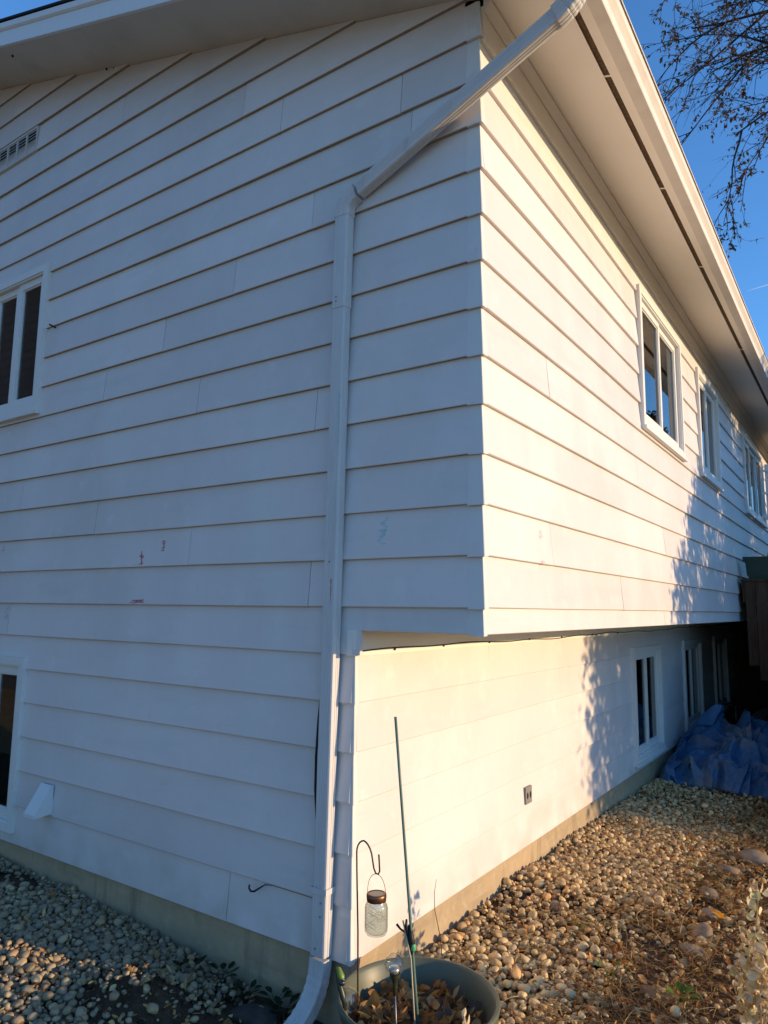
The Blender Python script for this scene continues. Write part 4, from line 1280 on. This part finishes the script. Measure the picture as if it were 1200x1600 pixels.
# green planter box standing on the deck edge
pl = empty('planter_box', (.4, yd + .13, .386)); tag(pl, 'dark green planter box on the front edge of the far deck', 'planter')
b = MB()
V = []
for z, m_ in ((.3865, 0), (.60, .03), (.60, .05), (.64, .05), (.64, .03), (.42, .015)):
    V += [(.13 - m_, yd + .02 - m_*.4, z), (.95 + m_, yd + .02 - m_*.4, z), (.95 + m_, yd + .25 + m_*.4, z), (.13 - m_, yd + .25 + m_*.4, z)]
F = [(3, 2, 1, 0)]
for i in range(5):
    for j in range(4):
        k = (j+1) % 4; F.append((i*4+j, i*4+k, (i+1)*4+k, (i+1)*4+j))
F.append((20, 21, 22, 23))
b.add(V, F); fixn(b.go('box', M['green'], pl))
v = Veg()
for i in range(60):
    x = rnd.uniform(.12, .95); y = rnd.uniform(yd + .03, yd + .24); a = rnd.uniform(0, 6.28)
    v.blade((x, y, .44), (math.cos(a)*.5, math.sin(a)*.5, 1), rnd.uniform(.25, .36), .002, vary(rnd.choice(BROWN)), 1.2)
v.go('dead_stems', M['veg'], pl)
# tan canvas cover leaning behind the planter
b = MB()
V = [(.20, yd + .42, .386), (.95, yd + .42, .386), (.95, yd + .30, .386), (.20, yd + .30, .386), (.34, yd + .40, .80), (.95, yd + .40, .98), (.95, yd + .34, .98), (.34, yd + .34, .80)]
b.add(V, [(0,3,2,1),(4,5,6,7),(0,1,5,4),(1,2,6,5),(2,3,7,6),(3,0,4,7)])
cv = b.go('canvas_cover', M['tan']); fixn(cv); tag(cv, 'tan canvas cover slumped on the far deck behind the green planter', 'cover')
bm = cv.modifiers.new('bev', 'BEVEL'); bm.width = .03; bm.segments = 3
# made-up black heap filling in the deep shade below the deck
V, F = tarp()
V = V * np.array((1.1, .9, .8)) + np.array((.35, 1.85, -.34))
V[:, 2] = np.maximum(V[:, 2], gz(V[:, 0], V[:, 1]) + .02)
t = objm('shade_heap', bulk('shade_heap', V, F, M['darkrock'])); tag(t, 'added black heap standing in for the deep shade below the far deck', 'sheet')

# ------------------------------------------------------------------ trees
def leafcloud(pts, size, pal, flat=.0):
    """quads at pts, random orientation"""
    n = len(pts); q = np.random.default_rng(5)
    a = q.normal(size=(n, 3)); a /= np.linalg.norm(a, axis=1)[:, None]
    c = q.normal(size=(n, 3)); c -= a * (a*c).sum(1)[:, None]; c /= np.linalg.norm(c, axis=1)[:, None]
    s = size * q.uniform(.6, 1.3, n)[:, None]
    P0 = pts - a*s - c*s*.35; P1 = pts + a*s*.1 - c*s*.5; P2 = pts + a*s; P3 = pts + a*s*.1 + c*s*.5
    V = np.stack([P0, P1, P2, P3], 1).reshape(-1, 3); F = np.arange(4*n).reshape(n, 4)
    pc = np.array(pal)[q.integers(0, len(pal), n)] * q.uniform(.7, 1.3, n)[:, None]
    return V, F, np.repeat(pc, 4, 0)
CON = [(.03, .055, .022), (.04, .07, .03), (.025, .045, .02)]
def conifer(x, y, h, r, label, seed, n=34000, pw=.5):
    q = np.random.default_rng(seed); z0 = gzf(x, y)
    root = empty('evergreen_tree', (x, y, z0)); tag(root, label, 'tree')
    b = MB(); b.tube([(x, y, z0 - .1), (x, y, z0 + h*.5), (x, y, z0 + h*.95)], [.10, .07, .015], 8); b.go('trunk', M['bark'], root, True)
    # boughs as clumps of sprays
    nb = 260
    prof = lambda t: np.minimum(1, ((1 - t) / pw)) ** .8 * (.82 + .18*np.minimum(1, t/.15))
    t = 1 - (1 - q.random(nb))**.75; t = np.clip(t, 0.02, .98)
    ang = q.uniform(0, 6.283, nb); rad = r * prof(t) * q.uniform(.45, 1.0, nb)
    cx = x + rad*np.cos(ang); cy = y + rad*np.sin(ang); cz_ = z0 + .15 + t*h*.95
    ids = q.integers(0, nb, n)
    sp = q.normal(size=(n, 3)) * np.array((.17, .17, .15)) * (.65 + .5*(1 - t[ids]))[:, None]
    # inner fill
    P_ = np.stack([cx[ids], cy[ids], cz_[ids]], 1) + sp
    m = n // 2; tt = q.random(m)**1.2; aa = q.uniform(0, 6.283, m); rr = r*.82*prof(tt)*np.sqrt(q.random(m))
    P2 = np.stack([x + rr*np.cos(aa), y + rr*np.sin(aa), z0 + .1 + tt*h*.95], 1)
    m = int(n * .7); tt = q.random(m) * .5; aa = q.uniform(0, 6.283, m); rr = r*.97*prof(tt)*np.sqrt(q.random(m)) * (1 + .06*np.sin(aa*7) + .05*np.sin(aa*13 + tt*20))
    P3 = np.stack([x + rr*np.cos(aa), y + rr*np.sin(aa), z0 + .02 + tt*h*.95], 1)
    P_ = np.concatenate([P_, P2, P3])
    V, F, C = leafcloud(P_, .062, CON)
    objm('crown', bulk('crown', V, F, M['needle'], C, False), root)
conifer(5.2, 7.75, 5.6, 2.65, 'broad evergreen standing beyond the right of the yard, nearest the house corner', 1)
conifer(5.8, 10.3, 7.0, 2.35, 'evergreen standing second in the row beyond the deck', 2)
conifer(6.2, 14.2, 6.4, 2.3, 'evergreen standing third in the row beyond the deck', 3)
conifer(4.6, 22.5, 9.0, 2.4, 'tall evergreen standing far beyond the end of the house', 4, pw=.9)

# bare tree behind the house, a few brown leaves still on
tree = empty('bare_tree', (3.4, 13.6, gzf(3.4, 13.6))); tag(tree, 'nearly bare tree with thin branches and a few brown leaves above the roof', 'tree')
tb = MB(); twigs = Veg(); lv = Veg(); q = random.Random(21)
base = Vector((3.4, 13.6, gzf(3.4, 13.6)))
trunk = [base - Vector((0, 0, .2)), base + Vector((-.05, 0, 3)), base + Vector((.05, -.1, 7)), base + Vector((-.1, -.1, 11)), base + Vector((-.2, -.2, 14.5))]
tb.tube(trunk, [.24, .2, .17, .13, .08], 12)
tb.go('trunk', M['bark'], tree, True)
LEAFC = [(.13, .085, .055), (.17, .115, .075), (.10, .06, .036), (.22, .14, .085)]
tm = MB()
def grow(p, d, L_, r, lev):
    n = 7; pts = [Vector(p)]; dirs = []
    d = Vector(d).normalized()
    for i in range(n):
        d = (d + Vector((q.gauss(0, .10), q.gauss(0, .10), q.gauss(-.02, .08)))).normalized()
        pts.append(pts[-1] + d * (L_ / n)); dirs.append(d.copy())
    if lev <= 1: tm.tube(pts, [max(r * (1 - .75 * i / n), .003) for i in range(n + 1)], 6 if lev else 7)
    else: twigs.strand(pts, max(r, .0042), (.05, .036, .03))
    if lev < 4:
        k = (6, 5, 3, 1)[lev]
        for j in range(k):
            f = q.uniform(.25, 1.0) * n; i = min(n - 1, int(f)); pp = pts[i].lerp(pts[i+1], f - i)
            ax = Vector((q.gauss(0, 1), q.gauss(0, 1), q.gauss(0, .8))); dd = dirs[i]
            ax = (ax - dd * ax.dot(dd)).normalized()
            nd = (dd + ax * q.uniform(.45, .95) + Vector((0, 0, -.08))).normalized()
            grow(pp, nd, L_ * q.uniform(.38, .6), r * .45, lev + 1)
    if lev >= 2:
        for j in range(q.randint(0, 2) if q.random() < .72 else 9):
            pp = pts[q.randint(2, n)]
            lv.leaf(pp, (q.gauss(0, 1), q.gauss(0, 1), q.gauss(0, 1)), (q.gauss(0, .5), q.gauss(0, .5), -1), q.uniform(.05, .10), q.uniform(.014, .024), q.choice(LEAFC), q.uniform(.2, .8))
def limb(p, e, r):
    p = Vector(p); e = Vector(e); grow(p, e - p, (e - p).length, r, 0)
top = trunk[-1]; md = trunk[3]; lo = trunk[2]
for p, e, r in ((md.lerp(top, .9), (-.95, 12.0, 12.7), .06), (md.lerp(top, .75), (-.60, 11.8, 11.4), .055), (md.lerp(top, .5), (-.45, 11.9, 10.2), .055), (md.lerp(top, .2), (.15, 12.0, 10.4), .038),
                (top, (-.5, 12.2, 15), .05), (top, (1.5, 12.5, 16.5), .05), (top, (4.8, 15, 16), .05), (md, (6, 12.6, 13), .05), (lo, (6.2, 14.5, 9), .05), (md, (2.8, 16.5, 14), .05)):
    limb(p, e, r)
tm.go('branches', M['bark'], tree, True)
twigs.go('twigs', M['veg'], tree); lv.go('leaves', M['veg'], tree)

# ------------------------------------------------------------------ neighbouring house across the side yard (seen only mirrored in the gable window)
nh = empty('neighbour_house', (-17, -8, -1.75)); tag(nh, 'dark grey-sided neighbouring house across the side yard', 'house')
V = []; F = []
zc = [-1.8 + i * .2 for i in range(45)]
prof = []
for z in zc[:-1]: prof += [(0.012, z), (.004, z + .2)]
V = [(-26, -4.9 + o_, z) for o_, z in prof] + [(-8, -4.9 + o_, z) for o_, z in prof]; n = len(prof)
F = [(i, i + 1, n + i + 1, n + i) for i in range(n - 1)]
obj('siding', V, F, M['nsiding'], nh)
b = MB(); b.box(-26, -8, -13, -4.903, -1.9, 7.0); b.go('wall', M['nsiding'], nh)
b = MB(); b.prism([(-13.4, 6.9), (-4.5, 6.9), (-9, 9.4)], -26.4, -7.6, fn=lambda a, c_, t: (t, a, c_)); fixn(b.go('roof', M['shingle'], nh))

# contrail, high and far beyond
m = bpy.data.materials.new('contrail_vapour'); m.use_nodes = True
nn = m.node_tree.nodes; ll = m.node_tree.links; bs = nn['Principled BSDF']
bs.inputs['Base Color'].default_value = (.9, .9, .9, 1); bs.inputs['Alpha'].default_value = .14; bs.inputs['Roughness'].default_value = 1
def ray(px, py): return (fw + r2 * ((px - 600) / 1108.1) - u2 * ((py - 800) / 1108.1))
a = CAM + ray(1166, 455) * 2500; c = CAM + ray(1230, 436) * 2600
b = MB(); b.tube([a.lerp(c, f) for f in (0, .2, .5, 1)], [.5, 1.6, 2.2, 2.6], 8)
tag(b.go('contrail', m, None, True), 'faint short white contrail in the blue sky right of the gutter', 'contrail')
bpy.context.view_layer.update()
